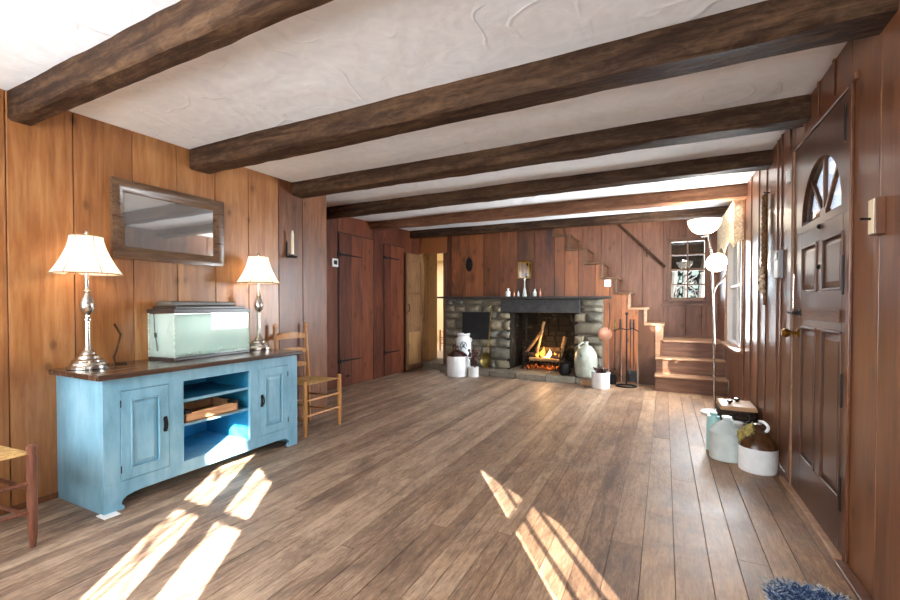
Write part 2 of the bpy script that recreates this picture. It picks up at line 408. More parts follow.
def box(name, a, b, mat, parent=None, bevel=.003): return MB().box(a, b).build(name, mat, parent, bevel, smooth=0)
def tag(o, label, cat, group=None, kind=None):
    o['label'] = label; o['category'] = cat
    if group: o['group'] = group
    if kind: o['kind'] = kind
    return o
def thing(name, loc, label, cat, group=None, kind=None):
    o = bpy.data.objects.new(name, None); COL.objects.link(o); o.location = loc; o.empty_display_size = .1
    return tag(o, label, cat, group, kind)
def struct(o, label=None, cat=None):
    o['kind'] = 'structure'
    if label: o['label'] = label; o['category'] = cat
    return o
def copy_tree(o, parent=None):
    c = o.copy(); COL.objects.link(c); c.parent = parent
    for ch in [x for x in bpy.data.objects if x.parent == o]: copy_tree(ch, c)
    return c

# ------------------------------------------------------------------ dimensions (metres; camera stands above the origin)
XR, XL, XF, YF, YB, YJ = .707, -3.155, -3.92, 6.65, 7.4, 3.45
YN = -.95
def ip(t, x):
    if x <= t[0][0]: return t[0][1]
    for (a, b), (c, d) in zip(t, t[1:]):
        if x <= c: return b+(d-b)*(x-a)/(c-a)
    return t[-1][1]
def cz(x, y):
    r = ip([(-1, 2.262), (4, 2.268), (5, 2.30), (6.4, 2.37), (7, 2.39)], y)
    l = ip([(-1, 2.25), (3, 2.28), (4.3, 2.32), (5.2, 2.356), (6.3, 2.39), (7, 2.41)], y)
    t = (x-XF)/(XR-XF); return l+(r-l)*t

# floor: separate boards
def build_floor():
    rs = random.Random(3); m = MB(); x = XF-.02
    while x < XR+.06:
        w = rs.uniform(.062, .085) if x < -.6 else rs.uniform(.11, .14)
        y = YN-.02-rs.uniform(0, 2.2)
        while y < YF+.06:
            L = rs.uniform(2.4, 4.6)
            a, b = max(y, YN-.05), min(y+L, YF+.08)
            if b > a+.02:
                dz = rs.uniform(-.0012, .0006)
                m.box((x+.0011, a+.0008, -.03), (x+w-.0011, b-.0008, dz))
            y += L
        x += w
    fl = m.build('floor', 'floor', None, .0012, smooth=0)
    sb = box('floor_underlay', (XF-.1, YN-.1, -.08), (XR+.15, YF+.1, -.012), 'mortar', fl, 0)
    sb.data.materials.clear(); sb.data.materials.append(M['iron_flat'])
    struct(fl, 'worn brown board floor running the length of the room', 'floor')
build_floor()

def build_ceiling():
    m = MB(); nx, ny = 30, 50
    x0, x1, y0, y1 = XF-.1, XR+.1, YN-.1, YF
    vs = []; fs = []
    for j in range(ny+1):
        for i in range(nx+1):
            x = x0+(x1-x0)*i/nx; y = y0+(y1-y0)*j/ny
            z = cz(x, y)+.008*noise.noise(Vector((x*1.3, y*1.3, 0)))
            vs.append((x, y, z))
    for j in range(ny):
        for i in range(nx):
            a = j*(nx+1)+i; fs.append((a, a+1, a+nx+2, a+nx+1))
    m.add(vs, fs)
    o = m.build('ceiling', 'plaster', None, 0, smooth=60)
    md = o.modifiers.new('thick', 'SOLIDIFY'); md.thickness = .1; md.offset = 1
    # lid above the plaster so no daylight leaks in
    struct(o, 'off-white plaster ceiling with swirled trowel marks between the beams', 'ceiling')
    box('attic_boarding', (x0, y0, 2.62), (x1, y1, 2.68), 'plaster', o, 0)
build_ceiling()

# plank walls ---------------------------------------------------------------
def plank_wall(name, axis, plane, out, seams, z0, z1, mat, openings=(), thick=.022, back=.1, gap=.004, battens=None, batmat=None):
    """vertical boards; axis 'X' = wall lies in a plane x=const; out = direction of the room (+1/-1)"""
    m = MB()
    def seg(a, b, lo, hi, d0, d1, mm):
        if b-a < .002 or hi-lo < .002: return
        p, q = (plane+out*d0), (plane+out*d1)
        if axis == 'X': mm.box((p, a, lo), (q, b, hi))
        else: mm.box((a, p, lo), (b, q, hi))
    def spans(a, b):
        """z spans left of an opening for strip a..b"""
        sp = [(z0, z1)]
        for (o0, o1, p0, p1) in openings:
            if o0 < b-1e-4 and o1 > a+1e-4:
                ns = []
                for lo, hi in sp:
                    if p0 > lo: ns.append((lo, min(hi, p0)))
                    if p1 < hi: ns.append((max(lo, p1), hi))
                sp = [t for t in ns if t[1]-t[0] > .002]
        return sp
    cuts = sorted(set(list(seams)+[c for o in openings for c in o[:2]]))
    cuts = [c for c in cuts if seams[0] <= c <= seams[-1]]
    for a, b in zip(cuts, cuts[1:]):
        ga = gap/2 if a in seams else 0; gb = gap/2 if b in seams else 0
        for lo, hi in spans((a+b)/2-.001, (a+b)/2+.001):
            seg(a+ga, b-gb, lo, hi, -thick, 0, m)
    o = m.build(name, mat, None, .004, smooth=0)
    bk = MB()
    for a, b in zip(cuts, cuts[1:]):
        for lo, hi in spans((a+b)/2-.001, (a+b)/2+.001): seg(a, b, lo, hi, -thick-back, -thick, bk)
    bk.build('wall_backing', 'beam', o, 0, smooth=0)
    if battens:
        bt = MB()
        for y in battens:
            for lo, hi in spans(y-.012, y+.012): seg(y-.012, y+.012, lo, hi, 0, .008, bt)
        bt.build('batten', batmat or mat, o, .003, smooth=0)
    return struct(o)

w = plank_wall('wall_left', 'X', XL, 1, [YN, -.65, -.33, -.02, .35, .69, 1.008, 1.302, 1.621, 1.91, 2.205, 2.505, 2.823], 0, 2.5, 'pine')
w['label'] = 'honey pine plank wall behind the blue cabinet'; w['category'] = 'wall'
w = plank_wall('wall_left_post', 'X', XL, 1, [2.823, 3.115, YJ], 0, 2.5, 'pine_red')
w['label'] = 'darker reddish planks at the end of the pine wall'; w['category'] = 'wall'
w = box('wall_left_return', (XF-.1, YJ-.1, 0), (XL-.023, YJ-.001, 2.5), 'redwall', None, 0); struct(w, 'short return at the end of the pine wall', 'wall')
w = plank_wall('wall_left_far', 'X', XF, 1, [YJ, 3.72, 4.0, 4.26, 4.49, 5.25, 5.38, 5.53, 6.12, 6.4, YF], 0, 2.5, 'closetwall')
w['label'] = 'dark red plank wall with closet doors beyond the return'; w['category'] = 'wall'

# right wall with window_1 (beside the camera), front door, window_2 (far)
W2 = (5.22, 6.42, .66, 2.02)
W1 = (-.02, .54, .60, 1.68)
DR = (2.41, 3.295, 0, 2.05)
w = plank_wall('wall_right', 'X', XR, -1, [YN, -.6, -.25, -.02, .26, .54, 1.15, 1.5, 1.83, 2.13, 2.41, 2.62, 2.85, 3.08, 3.295, 3.4, 3.61, 3.73, 4.09, 4.39, 4.74, 5.126, 5.45, 5.8, 6.1, 6.42, 6.75, YB+.02], 0, 2.5,
           'rightwall', [W1, DR, W2], battens=[3.40, 3.61, 3.73, 4.09, 4.39, 4.74, 5.10, 2.62, 2.85, 3.08], thick=.02, back=.03)
w['label'] = 'glossy dark brown board wall around the front door'; w['category'] = 'wall'
# near wall behind the camera; its wide window is added to carry fill light
N1 = (-.78, -.12, .72, 2.0); N2 = (-2.75, -1.25, .72, 2.0)
w = plank_wall('wall_near', 'Y', YN, 1, [XF, -3.5, -3.16, -2.75, -2.4, -2.0, -1.6, -1.25, -.78, -.45, -.12, .15, .42, XR+.02], 0, 2.5, 'pine_red', [N1, N2])
w['label'] = 'plank wall with windows behind the camera'; w['category'] = 'wall'
box('wall_left_near', (XL-.13, YN-.13, 0), (XL-.022, YJ, 2.5), 'pine_red', None, 0)['kind'] = 'structure'

def window(name, axis, plane, y0, y1, z0, z1, out, label, cols=2, rows=2, mat='casing', casing=.06, sill=True, depth=.1, framemat='casing', bar=.022, vbar=None):
    """axis X: wall plane x=plane, spans y; out = direction to the room"""
    def bx(m, a0, a1, lo, hi, d0, d1):
        p, q = plane+out*d0, plane+out*d1
        if axis == 'X': m.box((p, a0, lo), (q, a1, hi))
        else: m.box((a0, p, lo), (a1, q, hi))
    base = (plane, (y0+y1)/2, z0) if axis == 'X' else ((y0+y1)/2, plane, z0)
    t = thing(name, base, label, 'window', kind='structure')
    m = MB()
    bx(m, y0, y0+.03, z0, z1, -depth, -.0); bx(m, y1-.03, y1, z0, z1, -depth, 0)
    bx(m, y0, y1, z0, z0+.03, -depth, 0); bx(m, y0, y1, z1-.03, z1, -depth, 0)
    for i in range(1, cols):
        c = y0+(y1-y0)*i/cols; vb = vbar or bar; bx(m, c-vb/2, c+vb/2, z0, z1, -.05, -.03)
    for j in range(1, rows):
        c = z0+(z1-z0)*j/rows; bw = bar*1.6 if (rows % 2 == 0 and j == rows//2) else bar
        bx(m, y0, y1, c-bw/2, c+bw/2, -.075, -.03)
    m.build('sash', mat, t, .003, smooth=0)
    g = MB(); bx(g, y0+.03, y1-.03, z0+.03, z1-.03, -.056, -.052); g.build('pane', 'glass', t, 0, smooth=0)
    c = MB()
    bx(c, y0-casing, y0, z0, z1+casing, 0, .018); bx(c, y1, y1+casing, z0, z1+casing, 0, .018); bx(c, y0, y1, z1, z1+casing, 0, .018)
    c.build('casing', framemat, t, .003, smooth=0)
    if sill:
        s = MB(); bx(s, y0-casing-.02, y1+casing+.02, z0-.03, z0, -.01, .07); s.build('window_sill', framemat, t, .004, smooth=0)
    return t
window('window_1', 'X', XR, W1[0], W1[1], W1[2], W1[3], -1, 'window in the door side wall beside the camera', 3, 2, depth=.05)
window('window_2', 'X', XR, W2[0], W2[1], W2[2], W2[3], -1, 'bright side window by the stairs under a floral valance', 2, 2, framemat='stair_edge')
window('window_3', 'Y', YN, N1[0], N1[1], N1[2], N1[3], 1, 'narrow window behind the camera', 2, 2, vbar=.13)
window('window_4', 'Y', YN, N2[0], N2[1], N2[2], N2[3], 1, 'wide window added behind the camera to carry fill light', 3, 2)  # wide window is unseen, added for fill light

# ------------------------------------------------------------------ fireplace wall (wall_back) cut along the stairs
tz = [.858+.2228*i for i in range(8)]
rx = [-.025, -.236, -.449, -.633, -.826, -1.057, -1.301, -1.53, -1.75]
def wall_top(x):
    for i in range(7):
        if rx[i+1] <= x <= rx[i]: return tz[i]-.03
    return 9.
def back_wall():
    m = MB()
    seams = [-3.374, -3.28, -3.02, -2.70, -2.41, -2.12, -1.83, -1.52, -1.36, -1.16, -.92, -.72, -.55, -.33, -.10, -.025]
    for a, b in zip(seams, seams[1:]):
        a2, b2 = a+.002, b-.002
        xs = sorted([x for x in rx if a2+.003 < x < b2-.003])
        edges = [a2]+xs+[b2]
        top = []
        for p, q in zip(edges, edges[1:]):
            h = wall_top((p+q)/2); h = min(h, 2.5)
            top += [(p, h), (q, h)]
        zb = 0. if (b < -2.3 or a > -1.0) else 1.15
        poly = [(a2, zb)]+top+[(b2, zb)]
        m.prism(poly, 'Y', YF, YF+.025)
    o = m.build('wall_back', 'redwall', None, .0035, smooth=0)
    bk = MB()
    bk.box((-3.374, YF+.025, 0), (-2.3, YF+.1, 2.5)); bk.box((-2.3, YF+.025, 1.15), (-1.52, YF+.1, 2.5))
    bk.box((-1.52, YF+.025, 1.15), (-1.1, YF+.1, 1.9))
    bk.box((XF-.1, YF, 2.03), (-3.374, YF+.1, 2.5))
    bk.build('wall_backing', 'redwall', o, 0, smooth=0)
    hd = box('wall_header', (XF-.1, YF, 2.4), (XR+.1, YF+.1, 3.9), 'redwall', o, 0)
    struct(o, 'dark red plank wall around the stone fireplace, cut to follow the stairs', 'wall')
back_wall()
# stairwell
w = plank_wall('wall_stairwell', 'Y', YB, -1, [-3.4, -3.1, -2.8, -2.5, -2.2, -1.85, -1.55, -1.22, -.93, -.62, -.31, -.02, .29, .5, XR+.02], .5, 3.9, 'rearwall', [(.06, .56, 1.2, 2.11)])
w['label'] = 'rose brown plank wall at the back of the stairwell'; w['category'] = 'wall'
struct(box('wall_stairwell_left', (-3.5, YF+.1, 0), (-3.36, YB, 3.9), 'rearwall', None, 0), 'end of the stairwell', 'wall')
struct(box('wall_stairwell_right', (XR+.02, YF, 2.4), (XR+.12, YB+.1, 3.9), 'rearwall', None, 0), 'upper stairwell side', 'wall')
struct(box('ceiling_stairwell', (-3.5, YF, 3.9), (XR+.12, YB+.1, 4.0), 'plaster', None, 0), 'stairwell ceiling', 'ceiling')
_g = M['glass']; M['glass'] = thin_glass('old_thin_glass', (.8, .84, .86), .01)
window('window_5', 'Y', YB, .06, .56, 1.2, 2.11, -1, 'small four by two pane window above the stair landing', 2, 4, mat='oldboard', casing=.03, framemat='stair', bar=.02)
M['glass'] = _g
# horizontal board line under the window
MB().box((-.05, YB-.018, 1.10), (XR, YB, 1.135)).build('trim_1', 'stair', None, .003, smooth=0)['kind'] = 'structure'
MB().box((-.05, YB-.018, .63), (XR, YB, .66)).build('trim_2', 'stair', None, .003, smooth=0)['kind'] = 'structure'

# staircase -------------------------------------------------------------------
ST = thing('staircase', (.3, 6.6, 0), 'wooden staircase rising from the window corner and turning left behind the fireplace wall', 'staircase')
Y1, Y2, Y3 = 6.20, 6.43, 6.66
def tread(a, b, mat='stair_edge', nm='tread', bev=.008): return MB().box(a, b).build(nm, mat, ST, bev, smooth=0)
tread((-.11, Y1-.025, .18), (XR-.003, Y2+.02, .205)); box('riser', (-.10, Y1, 0), (XR-.003, Y1+.02, .18), 'stair', ST)
tread((-.11, Y2-.025, .385), (XR-.003, Y3+.02, .41)); box('riser', (-.10, Y2, .205), (XR-.003, Y2+.02, .385), 'stair', ST)
tread((-.02, Y3-.025, .605), (XR-.003, YB-.003, .63), nm='landing'); box('riser', (-.025, Y3, .41), (XR-.003, Y3+.02, .605), 'stair', ST)
box('stair_side', (-.10, Y1+.02, 0), (-.08, Y3-.02, .18), 'stair', ST); box('stair_side', (-.10, Y2+.02, .205), (-.08, Y3-.02, .385), 'stair', ST)
for i in range(8):
    x1 = rx[i]+.03; x0 = rx[i+1]-.002
    tread((x0-.02, YF-.018, tz[i]-.028), (x1, YB-.003, tz[i]), 'stair_edge' if i < 2 else 'stepcap')
    zb = .63 if i == 0 else tz[i-1]
    box('riser', (rx[i]-.02, YF+.03, zb), (rx[i], YB-.003, tz[i]-.028), 'stair', ST)
    box('riser_cap', (rx[i]-.022, YF-.012, zb), (rx[i]+.014, YF+.03, tz[i]-.028), 'stair_edge' if i < 3 else 'stepcap', ST)
box('newel_board', (-.11, YF-.014, .41), (-.048, YF-.001, tz[0]-.028), 'stair_edge', ST)

hr = thing('stair_handrail', (0, YB-.06, 1.7), 'dark slanting wooden handrail on the stairwell wall', 'handrail')
MB().tube([(.004, YB-.07, 1.70), (-.685, YB-.07, 2.427), (-1.5, YB-.07, 3.285)], .022, 10).build('rail', 'beam', hr)
for x in (-.25, -.95):
    z = 1.70+(-x)*1.055
    MB().tube([(x, YB-.07, z-.02), (x, YB-.06, z-.09), (x, YB-.002, z-.09)], .008, 8).build('bracket', 'iron', hr)

# ------------------------------------------------------------------ beams
def beam(k, YL, YR, zL, zR, wd, mat, label, x0=XL, x1=XR, hgt=.3):
    rs = random.Random(k); m = MB(); n = 60; secs = []
    pts = [(-.5, 0), (-.46, -.0), (0, 0), (.46, 0), (.5, .0)]
    for i in range(n+1):
        t = i/n; x = x0+(x1-x0)*t; y = YL+(YR-YL)*((x-XL)/(XR-XL)); z = zL+(zR-zL)*((x-XL)/(XR-XL))
        def nz(a, s=.008): return s*noise.noise(Vector((x*2.2, k*7.3+a*3.1, 1.))) + s*.5*noise.noise(Vector((x*9., k*3.3+a*5.1, 4.)))
        ch = .012
        sec = [(y+nz(1), z+hgt), (y+nz(1), z+.06+nz(2)), (y+nz(1), z+ch+nz(3)), (y+ch+nz(4), z+nz(3)), (y+wd*.5, z+nz(5)), (y+wd-ch+nz(6), z+nz(7)), (y+wd+nz(6), z+ch+nz(7)), (y+wd+nz(6), z+hgt)]
        secs.append([(x, a, b) for a, b in sec])
    vs = [p for s_ in secs for p in s_]; q = 8; fs = []
    for i in range(n):
        for j in range(q):
            j2 = (j+1) % q; fs.append((i*q+j, i*q+j2, (i+1)*q+j2, (i+1)*q+j))
    fs.append(tuple(range(q))); fs.append(tuple(n*q+j for j in range(q)))
    m.add(vs, fs); o = m.build('ceiling_beam', mat, None, 0, smooth=40)
    tag(o, label, 'beam', 'hewn beams across the ceiling')
beam(1, 1.018, 1.00, 2.112, 2.115, .105, 'beam', 'dark hewn ceiling beam nearest the camera, at the top left corner')
beam(2, 2.005, 2.00, 2.128, 2.125, .165, 'beam', 'long dark hewn ceiling beam ending just right of the mirror')
beam(3, 2.985, 2.985, 2.157, 2.143, .15, 'beam', 'third ceiling beam from the camera, meeting the wall above the front door')
beam(4, 4.0, 3.92, 2.18, 2.16, .14, 'beam', 'fourth ceiling beam, dark, meeting the wall just beyond the front door', x0=XF)
beam(5, 5.17, 5.015, 2.235, 2.164, .15, 'beam_red', 'lighter reddish ceiling beam, second from the fireplace', x0=XF)
beam(6, 6.33, 6.41, 2.27, 2.263, .15, 'beam', 'dark ceiling beam against the fireplace wall', x0=XF)

# ------------------------------------------------------------------ fireplace
FP = thing('fireplace', (-2.07, 6.5, 0), 'grey field stone fireplace with slate lintel and a fire burning inside', 'fireplace')
YS = 6.55      # stone face
OX0, OX1, OZ0, OZ1 = -2.20, -1.21, .09, 1.0
def stone_patch(m, x0, x1, z0, z1, rs, y=YS, dep=.1):
    z = z0
    while z < z1-.02:
        h = rs.uniform(.09, .2)
        if z+h > z1-.06: h = z1-z
        x = x0
        while x < x1-.01:
            w = rs.uniform(.14, .36)
            if x+w > x1-.08: w = x1-x
            n = 7; g = .008; off = rs.uniform(0, 100); pr = rs.uniform(0, .03)
            vs = []; fs = []
            for j in range(n+1):
                for i in range(n+1):
                    u, v = i/n*2-1, j/n*2-1
                    px = x+g+(w-2*g)*(i/n); pz = z+g+(h-2*g)*(j/n)
                    rr = (1-abs(u)**4)*(1-abs(v)**4)
                    py = y+.035-pr*rr-.035*rr-.014*rr*noise.noise(Vector((px*14, pz*14, off)))
                    px += .012*noise.noise(Vector((pz*12, off, 3)))*(abs(u)); pz += .012*noise.noise(Vector((px*10, off, 8)))*abs(v)
                    vs.append((px, py, pz))
            for j in range(n):
                for i in range(n): a = j*(n+1)+i; fs.append((a, a+1, a+n+2, a+n+1))
            # close the sides backwards
            b0 = len(vs)
            ring = [i for i in range(n+1)]+[j*(n+1)+n for j in range(1, n+1)]+[n*(n+1)+i for i in range(n-1, -1, -1)]+[j*(n+1) for j in range(n-1, 0, -1)]
            for r_ in ring: vs.append((vs[r_][0], y+dep, vs[r_][2]))
            L = len(ring)
            for a in range(L): fs.append((ring[a], ring[(a+1) % L], b0+(a+1) % L, b0+a))
            m.add(vs, fs); x += w
        z += h
rs = random.Random(11); m = MB()
stone_patch(m, -3.374, OX0, .09, OZ1, rs); stone_patch(m, -3.374, -2.34, OZ1, 1.215, rs)
m.build('left_stone_pier', 'stone', FP, 0, smooth=50); m = MB()
stone_patch(m, OX1, -.80, .09, OZ1, rs); stone_patch(m, -1.12, -.80, OZ1, 1.215, rs)
m.build('right_stone_pier', 'stone', FP, 0, smooth=50)
mm = MB(); mm.box((-3.374, YS+.04, 0), (OX0-.02, YF-.002, 1.22)); mm.box((OX1+.02, YS+.04, 0), (-.80, YF-.002, 1.22)); mm.box((OX0-.02, YS+.04, OZ1+.02), (OX1+.02, YF-.002, 1.22))
mm.build('mortar_bed', 'mortar', FP, 0, smooth=0)
MB().box((-2.35, YS-.01, OZ1), (-1.11, YS+.14, 1.21)).build('lintel', 'slate', FP, .012, smooth=0)
# mantel shelf, sagging a little to the right
MB().hexa([(-3.44, 6.40, 1.232), (-.69, 6.40, 1.213), (-.69, YF, 1.213), (-3.44, YF, 1.232), (-3.44, 6.40, 1.262), (-.69, 6.40, 1.243), (-.69, YF, 1.243), (-3.44, YF, 1.262)]).build('mantel_shelf', 'slate', FP, .006, smooth=0)
# firebox
fb = MB()
fx0, fx1, fy0, fy1 = OX0, OX1, YS+.03, 7.12
ix0, ix1 = OX0+.03, OX1-.05
fb.hexa([(fx0-.06, fy0, .0), (fx0, fy0, .0), (ix0, fy1, .0), (ix0-.1, fy1, .0), (fx0-.06, fy0, OZ1+.05), (fx0, fy0, OZ1+.05), (ix0, fy1, OZ1+.05), (ix0-.1, fy1, OZ1+.05)])
fb.hexa([(fx1, fy0, .0), (fx1+.06, fy0, .0), (ix1+.1, fy1, .0), (ix1, fy1, .0), (fx1, fy0, OZ1+.05), (fx1+.06, fy0, OZ1+.05), (ix1+.1, fy1, OZ1+.05), (ix1, fy1, OZ1+.05)])
fb.box((ix0-.1, fy1, 0), (ix1+.1, fy1+.08, OZ1+.05)); fb.box((fx0-.06, YS+.14, OZ1+.0), (fx1+.06, fy1+.08, OZ1+.06))
fb.build('firebox', 'stone_soot', FP, 0, smooth=0)
fs_ = MB(); z = .1
rs = random.Random(5)
while z < 1.0:      # rough stones of the firebox back
    x = ix0; h = rs.uniform(.08, .13)
    while x < ix1-.02:
        w_ = min(rs.uniform(.12, .25), ix1-x); fs_.box((x+.006, fy1-.03-rs.uniform(0, .02), z+.006), (x+w_-.006, fy1, min(1.0, z+h)-.006)); x += w_
    z += h
fs_.build('fireback_stone', 'stone_soot', FP, .01, smooth=0)
MB().box((OX0, YS+.02, 0), (OX1, fy1, .10)).build('fire_floor', 'ash', FP, 0, smooth=0)
# hearth slabs
hs = MB()
front = [(-3.374, 6.36), (-2.95, 6.34), (-2.45, 6.30), (-2.02, 6.26), (-1.55, 6.22), (-1.12, 6.23), (-.84, 6.33)]
for (a, b), (c, d) in zip(front, front[1:]):
    hs.hexa([(a+.004, b, 0), (c-.004, d, 0), (c-.004, YS+.06, 0), (a+.004, YS+.06, 0), (a+.004, b+.02, .088), (c-.004, d+.02, .092), (c-.004, YS+.06, .09), (a+.004, YS+.06, .09)])
hs.build('hearth', 'hearthstone', FP, .012, smooth=0)
# oven door plate with its slim rim
MB().box((-3.02, YS-.035, .56), (-2.53, YS-.015, 1.005)).build('oven_door', 'iron_flat', FP, .004, smooth=0)
MB().box((-3.04, YS-.03, 1.005), (-2.51, YS+.03, 1.03)).build('oven_rim', 'mortar', FP, .004, smooth=0)
MB().tube([(-2.02, 6.72, .93), (-1.36, 6.72, .93)], .014, 8).build('crane_bar', 'iron', FP)
MB().tube([(-1.98, 6.72, .93), (-1.98, 6.72, .55)], .012, 8).build('crane_bar', 'iron', FP)

# ash, logs, flames, irons, each log its own thing
def log(p0, p1, r, mat, label):
    m = MB(); P0, P1 = Vector(p0), Vector(p1); pts = []; rr = []
    for i in range(9):
        t = i/8; p = P0.lerp(P1, t)+Vector([.012*noise.noise(Vector((t*4+r*99, a*5, p0[0]*7))) for a in range(3)])
        pts.append(p); rr.append(r*(1+.18*noise.noise(Vector((t*6, r*50, p0[1]*9)))))
    m.tube(pts, rr, 10); tag(m.build('fire_log', mat, None, .004), label, 'log', 'logs burning in the fireplace')
log((-2.02, 6.82, .30), (-1.38, 6.80, .30), .055, 'log', 'thick charred log lying across the back of the fire')
log((-1.92, 6.68, .266), (-1.44, 6.70, .25), .03, 'pale_log', 'pale split log lying across the front of the fire')
log((-2.02, 6.86, .34), (-1.72, 6.74, .72), .022, 'pale_log', 'thin pale branch leaning upright left of the flames')
log((-1.80, 6.70, .36), (-1.70, 6.76, .86), .02, 'pale_log', 'pale branch standing almost upright in the middle of the fire')
log((-1.44, 6.72, .30), (-1.38, 6.82, .62), .03, 'pale_log', 'short pale log standing at the right of the fire')
log((-1.88, 6.90, .38), (-1.45, 6.88, .40), .05, 'log', 'charred log resting highest on the stacked fire')
def flame(c, h, r, mat, parent, rot=0.):
    m = MB(); seg = 10; n = 9; vs = []; fs = []
    for i in range(n+1):
        t = i/n; rr = r*math.sin(PI*min(1, t*.85+.12))*(1-t**2)+.001
        for k in range(seg):
            a = 2*PI*k/seg
            vs.append((c[0]+rr*math.cos(a)+.25*r*math.sin(5*t+rot), c[1]+rr*.5*math.sin(a), c[2]+.62*h*t))
    for i in range(n):
        for k in range(seg): k2 = (k+1) % seg; fs.append((i*seg+k, i*seg+k2, (i+1)*seg+k2, (i+1)*seg+k))
    m.add(vs, fs); return m.build('flame', mat, parent)
FI = thing('fire', (-1.68, 6.78, .3), 'orange fire burning between the logs in the stone fireplace', 'fire')
for c, h, r, mt in [((-1.72, 6.77, .28), .30, .05, 'flame'), ((-1.62, 6.76, .28), .24, .045, 'flame_core'), ((-1.80, 6.78, .27), .18, .05, 'flame'), ((-1.88, 6.8, .27), .12, .04, 'flame'), ((-1.54, 6.78, .28), .16, .045, 'flame'), ((-1.66, 6.75, .26), .13, .06, 'flame_core'), ((-1.47, 6.8, .28), .10, .03, 'flame')]:
    flame(c, h, r, mt, FI, c[0]*9)
m = MB(); rs = random.Random(2)
for k in range(60):
    m.ball((rs.uniform(-2.0, -1.4), rs.uniform(6.66, 6.95), .115+rs.uniform(0, .03)), rs.uniform(.015, .035), 8, (1, 1, .6))
e = m.build('ember_bed', 'ember', FI); e['kind'] = 'stuff'
for x, lb in ((-1.98, 'left black iron andiron holding the logs'), (-1.42, 'right black iron andiron holding the logs')):
    a = thing('andiron', (x, 6.62, .1), lb, 'andiron', 'pair of andirons')
    MB().tube([(x-.05, 6.62, .1), (x-.03, 6.62, .16), (x, 6.62, .19), (x+.03, 6.62, .16), (x+.05, 6.62, .1)], .01, 8).build('foot', 'iron', a)
    MB().tube([(x, 6.62, .18), (x, 6.62, .42)], [.012, .009], 8).build('post', 'iron', a)
    MB().ball((x, 6.62, .44), .024).build('finial', 'iron', a)
    MB().tube([(x, 6.62, .19), (x, 6.92, .19), (x, 6.95, .11)], .009, 8).build('log_rest', 'iron', a)
g = thing('fire_grate', (-1.7, 6.68, .1), 'black iron grate with short legs under the burning logs', 'grate')
m = MB()
for k in range(9):
    x = -1.94+k*.06; m.tube([(x, 6.64, .24), (x, 6.65, .2), (x, 6.9, .2)], .007, 6)
m.tube([(-1.96, 6.66, .2), (-1.44, 6.66, .2)], .009, 6); m.tube([(-1.96, 6.88, .2), (-1.44, 6.88, .2)], .009, 6); m.build('grate_bars', 'iron', g)
for x, y in ((-1.9, 6.66), (-1.5, 6.66), (-1.9, 6.88), (-1.5, 6.88)): MB().tube([(x, y, .2), (x, y, .1)], .009, 6).build('leg', 'iron', g)

# ------------------------------------------------------------------ doors
# far closet doors on the red wall (slabs of boards with strap hinges)
def strap(parent, y, z, L, nm='strap_hinge', x=XF+.018):
    m = MB(); m.prism([(y, z-.016), (y+L*.8, z-.009), (y+L, z-.004), (y+L, z+.004), (y+L*.8, z+.009), (y, z+.016)], 'X', x, x+.006)
    m.prism([(y-.05, z-.03), (y-.01, z-.012), (y-.01, z+.012), (y-.05, z+.03)], 'X', x, x+.006)
    m.tube([(x+.006, y-.004, z-.03), (x+.006, y-.004, z+.03)], .007, 8)
    m.build(nm, 'iron', parent)
def closet(name, y0, y1, z1, label, nb=3, hl=.36):
    t = thing(name, (XF, (y0+y1)/2, 0), label, 'door', kind='structure')
    m = MB()
    for k in range(nb):
        a = y0+(y1-y0)*k/nb; b = y0+(y1-y0)*(k+1)/nb; m.box((XF+.001, a+.002, .015), (XF+.018, b-.002, z1))
    m.build('door_board', 'closetwall', t, .003, smooth=0)
    c = MB(); c.box((XF, y0-.015, 0), (XF+.004, y0-.003, z1+.015)); c.box((XF, y1+.003, 0), (XF+.004, y1+.015, z1+.015)); c.box((XF, y0, z1+.003), (XF+.004, y1, z1+.015))
    c.build('door_gap', 'iron_flat', t, 0, smooth=0)
    return t
d = closet('door_1', 4.50, 5.25, 2.09, 'dark red plank closet door with black strap hinges beside the thermostat')
strap(d, 4.52, 1.80, .46); strap(d, 4.52, .36, .46)
MB().box((XF+.018, 4.62, .13), (XF+.022, 4.7, .16)).build('latch', 'iron', d, 0, smooth=0)
d = closet('door_2', 5.54, 6.10, 2.07, 'narrower dark red plank door half hidden by the open door')
strap(d, 5.56, .372, .42); strap(d, 5.56, 1.86, .42)
# worn pale patch on the post between the closet doors
MB().prism([(5.34, .12), (5.42, .10), (5.45, .3), (5.41, .55), (5.36, .48), (5.33, .3)], 'X', XF+.001, XF+.003).build('trim_3', 'oldboard_light', None, 0, smooth=0)['kind'] = 'structure'
# batten post
struct(box('trim_4', (XF, 5.27, 0), (XF+.012, 5.52, 2.3), 'closetwall', None, .003))
# open door leaf, standing against the red wall
d = thing('door_3', (XF+.05, YF-.03, .02), 'open brown board door with inset panel folded back beside the doorway', 'door', kind='structure')
xa, xb, ya, yb = XF+.05, XF+.08, 6.09, 6.62
m = MB()
m.box((xa, ya, .03), (xb, ya+.07, 1.99)); m.box((xa, yb-.07, .03), (xb, yb, 1.99)); m.box((xa, ya+.07, 1.87), (xb, yb-.07, 1.99)); m.box((xa, ya+.07, 1.29), (xb, yb-.07, 1.35)); m.box((xa, ya+.07, .66), (xb, yb-.07, .74)); m.box((xa, ya+.07, .03), (xb, yb-.07, .11))
m.build('door_frame', 'oldboard', d, .004, smooth=0)
MB().box((xa+.008, ya+.05, .05), (xb-.01, yb-.05, .72)).build('door_panel', 'oldboard_light', d, 0, smooth=0)
MB().box((xa+.008, ya+.05, .72), (xb-.012, yb-.05, 1.95)).build('door_panel', 'oldboard', d, 0, smooth=0)
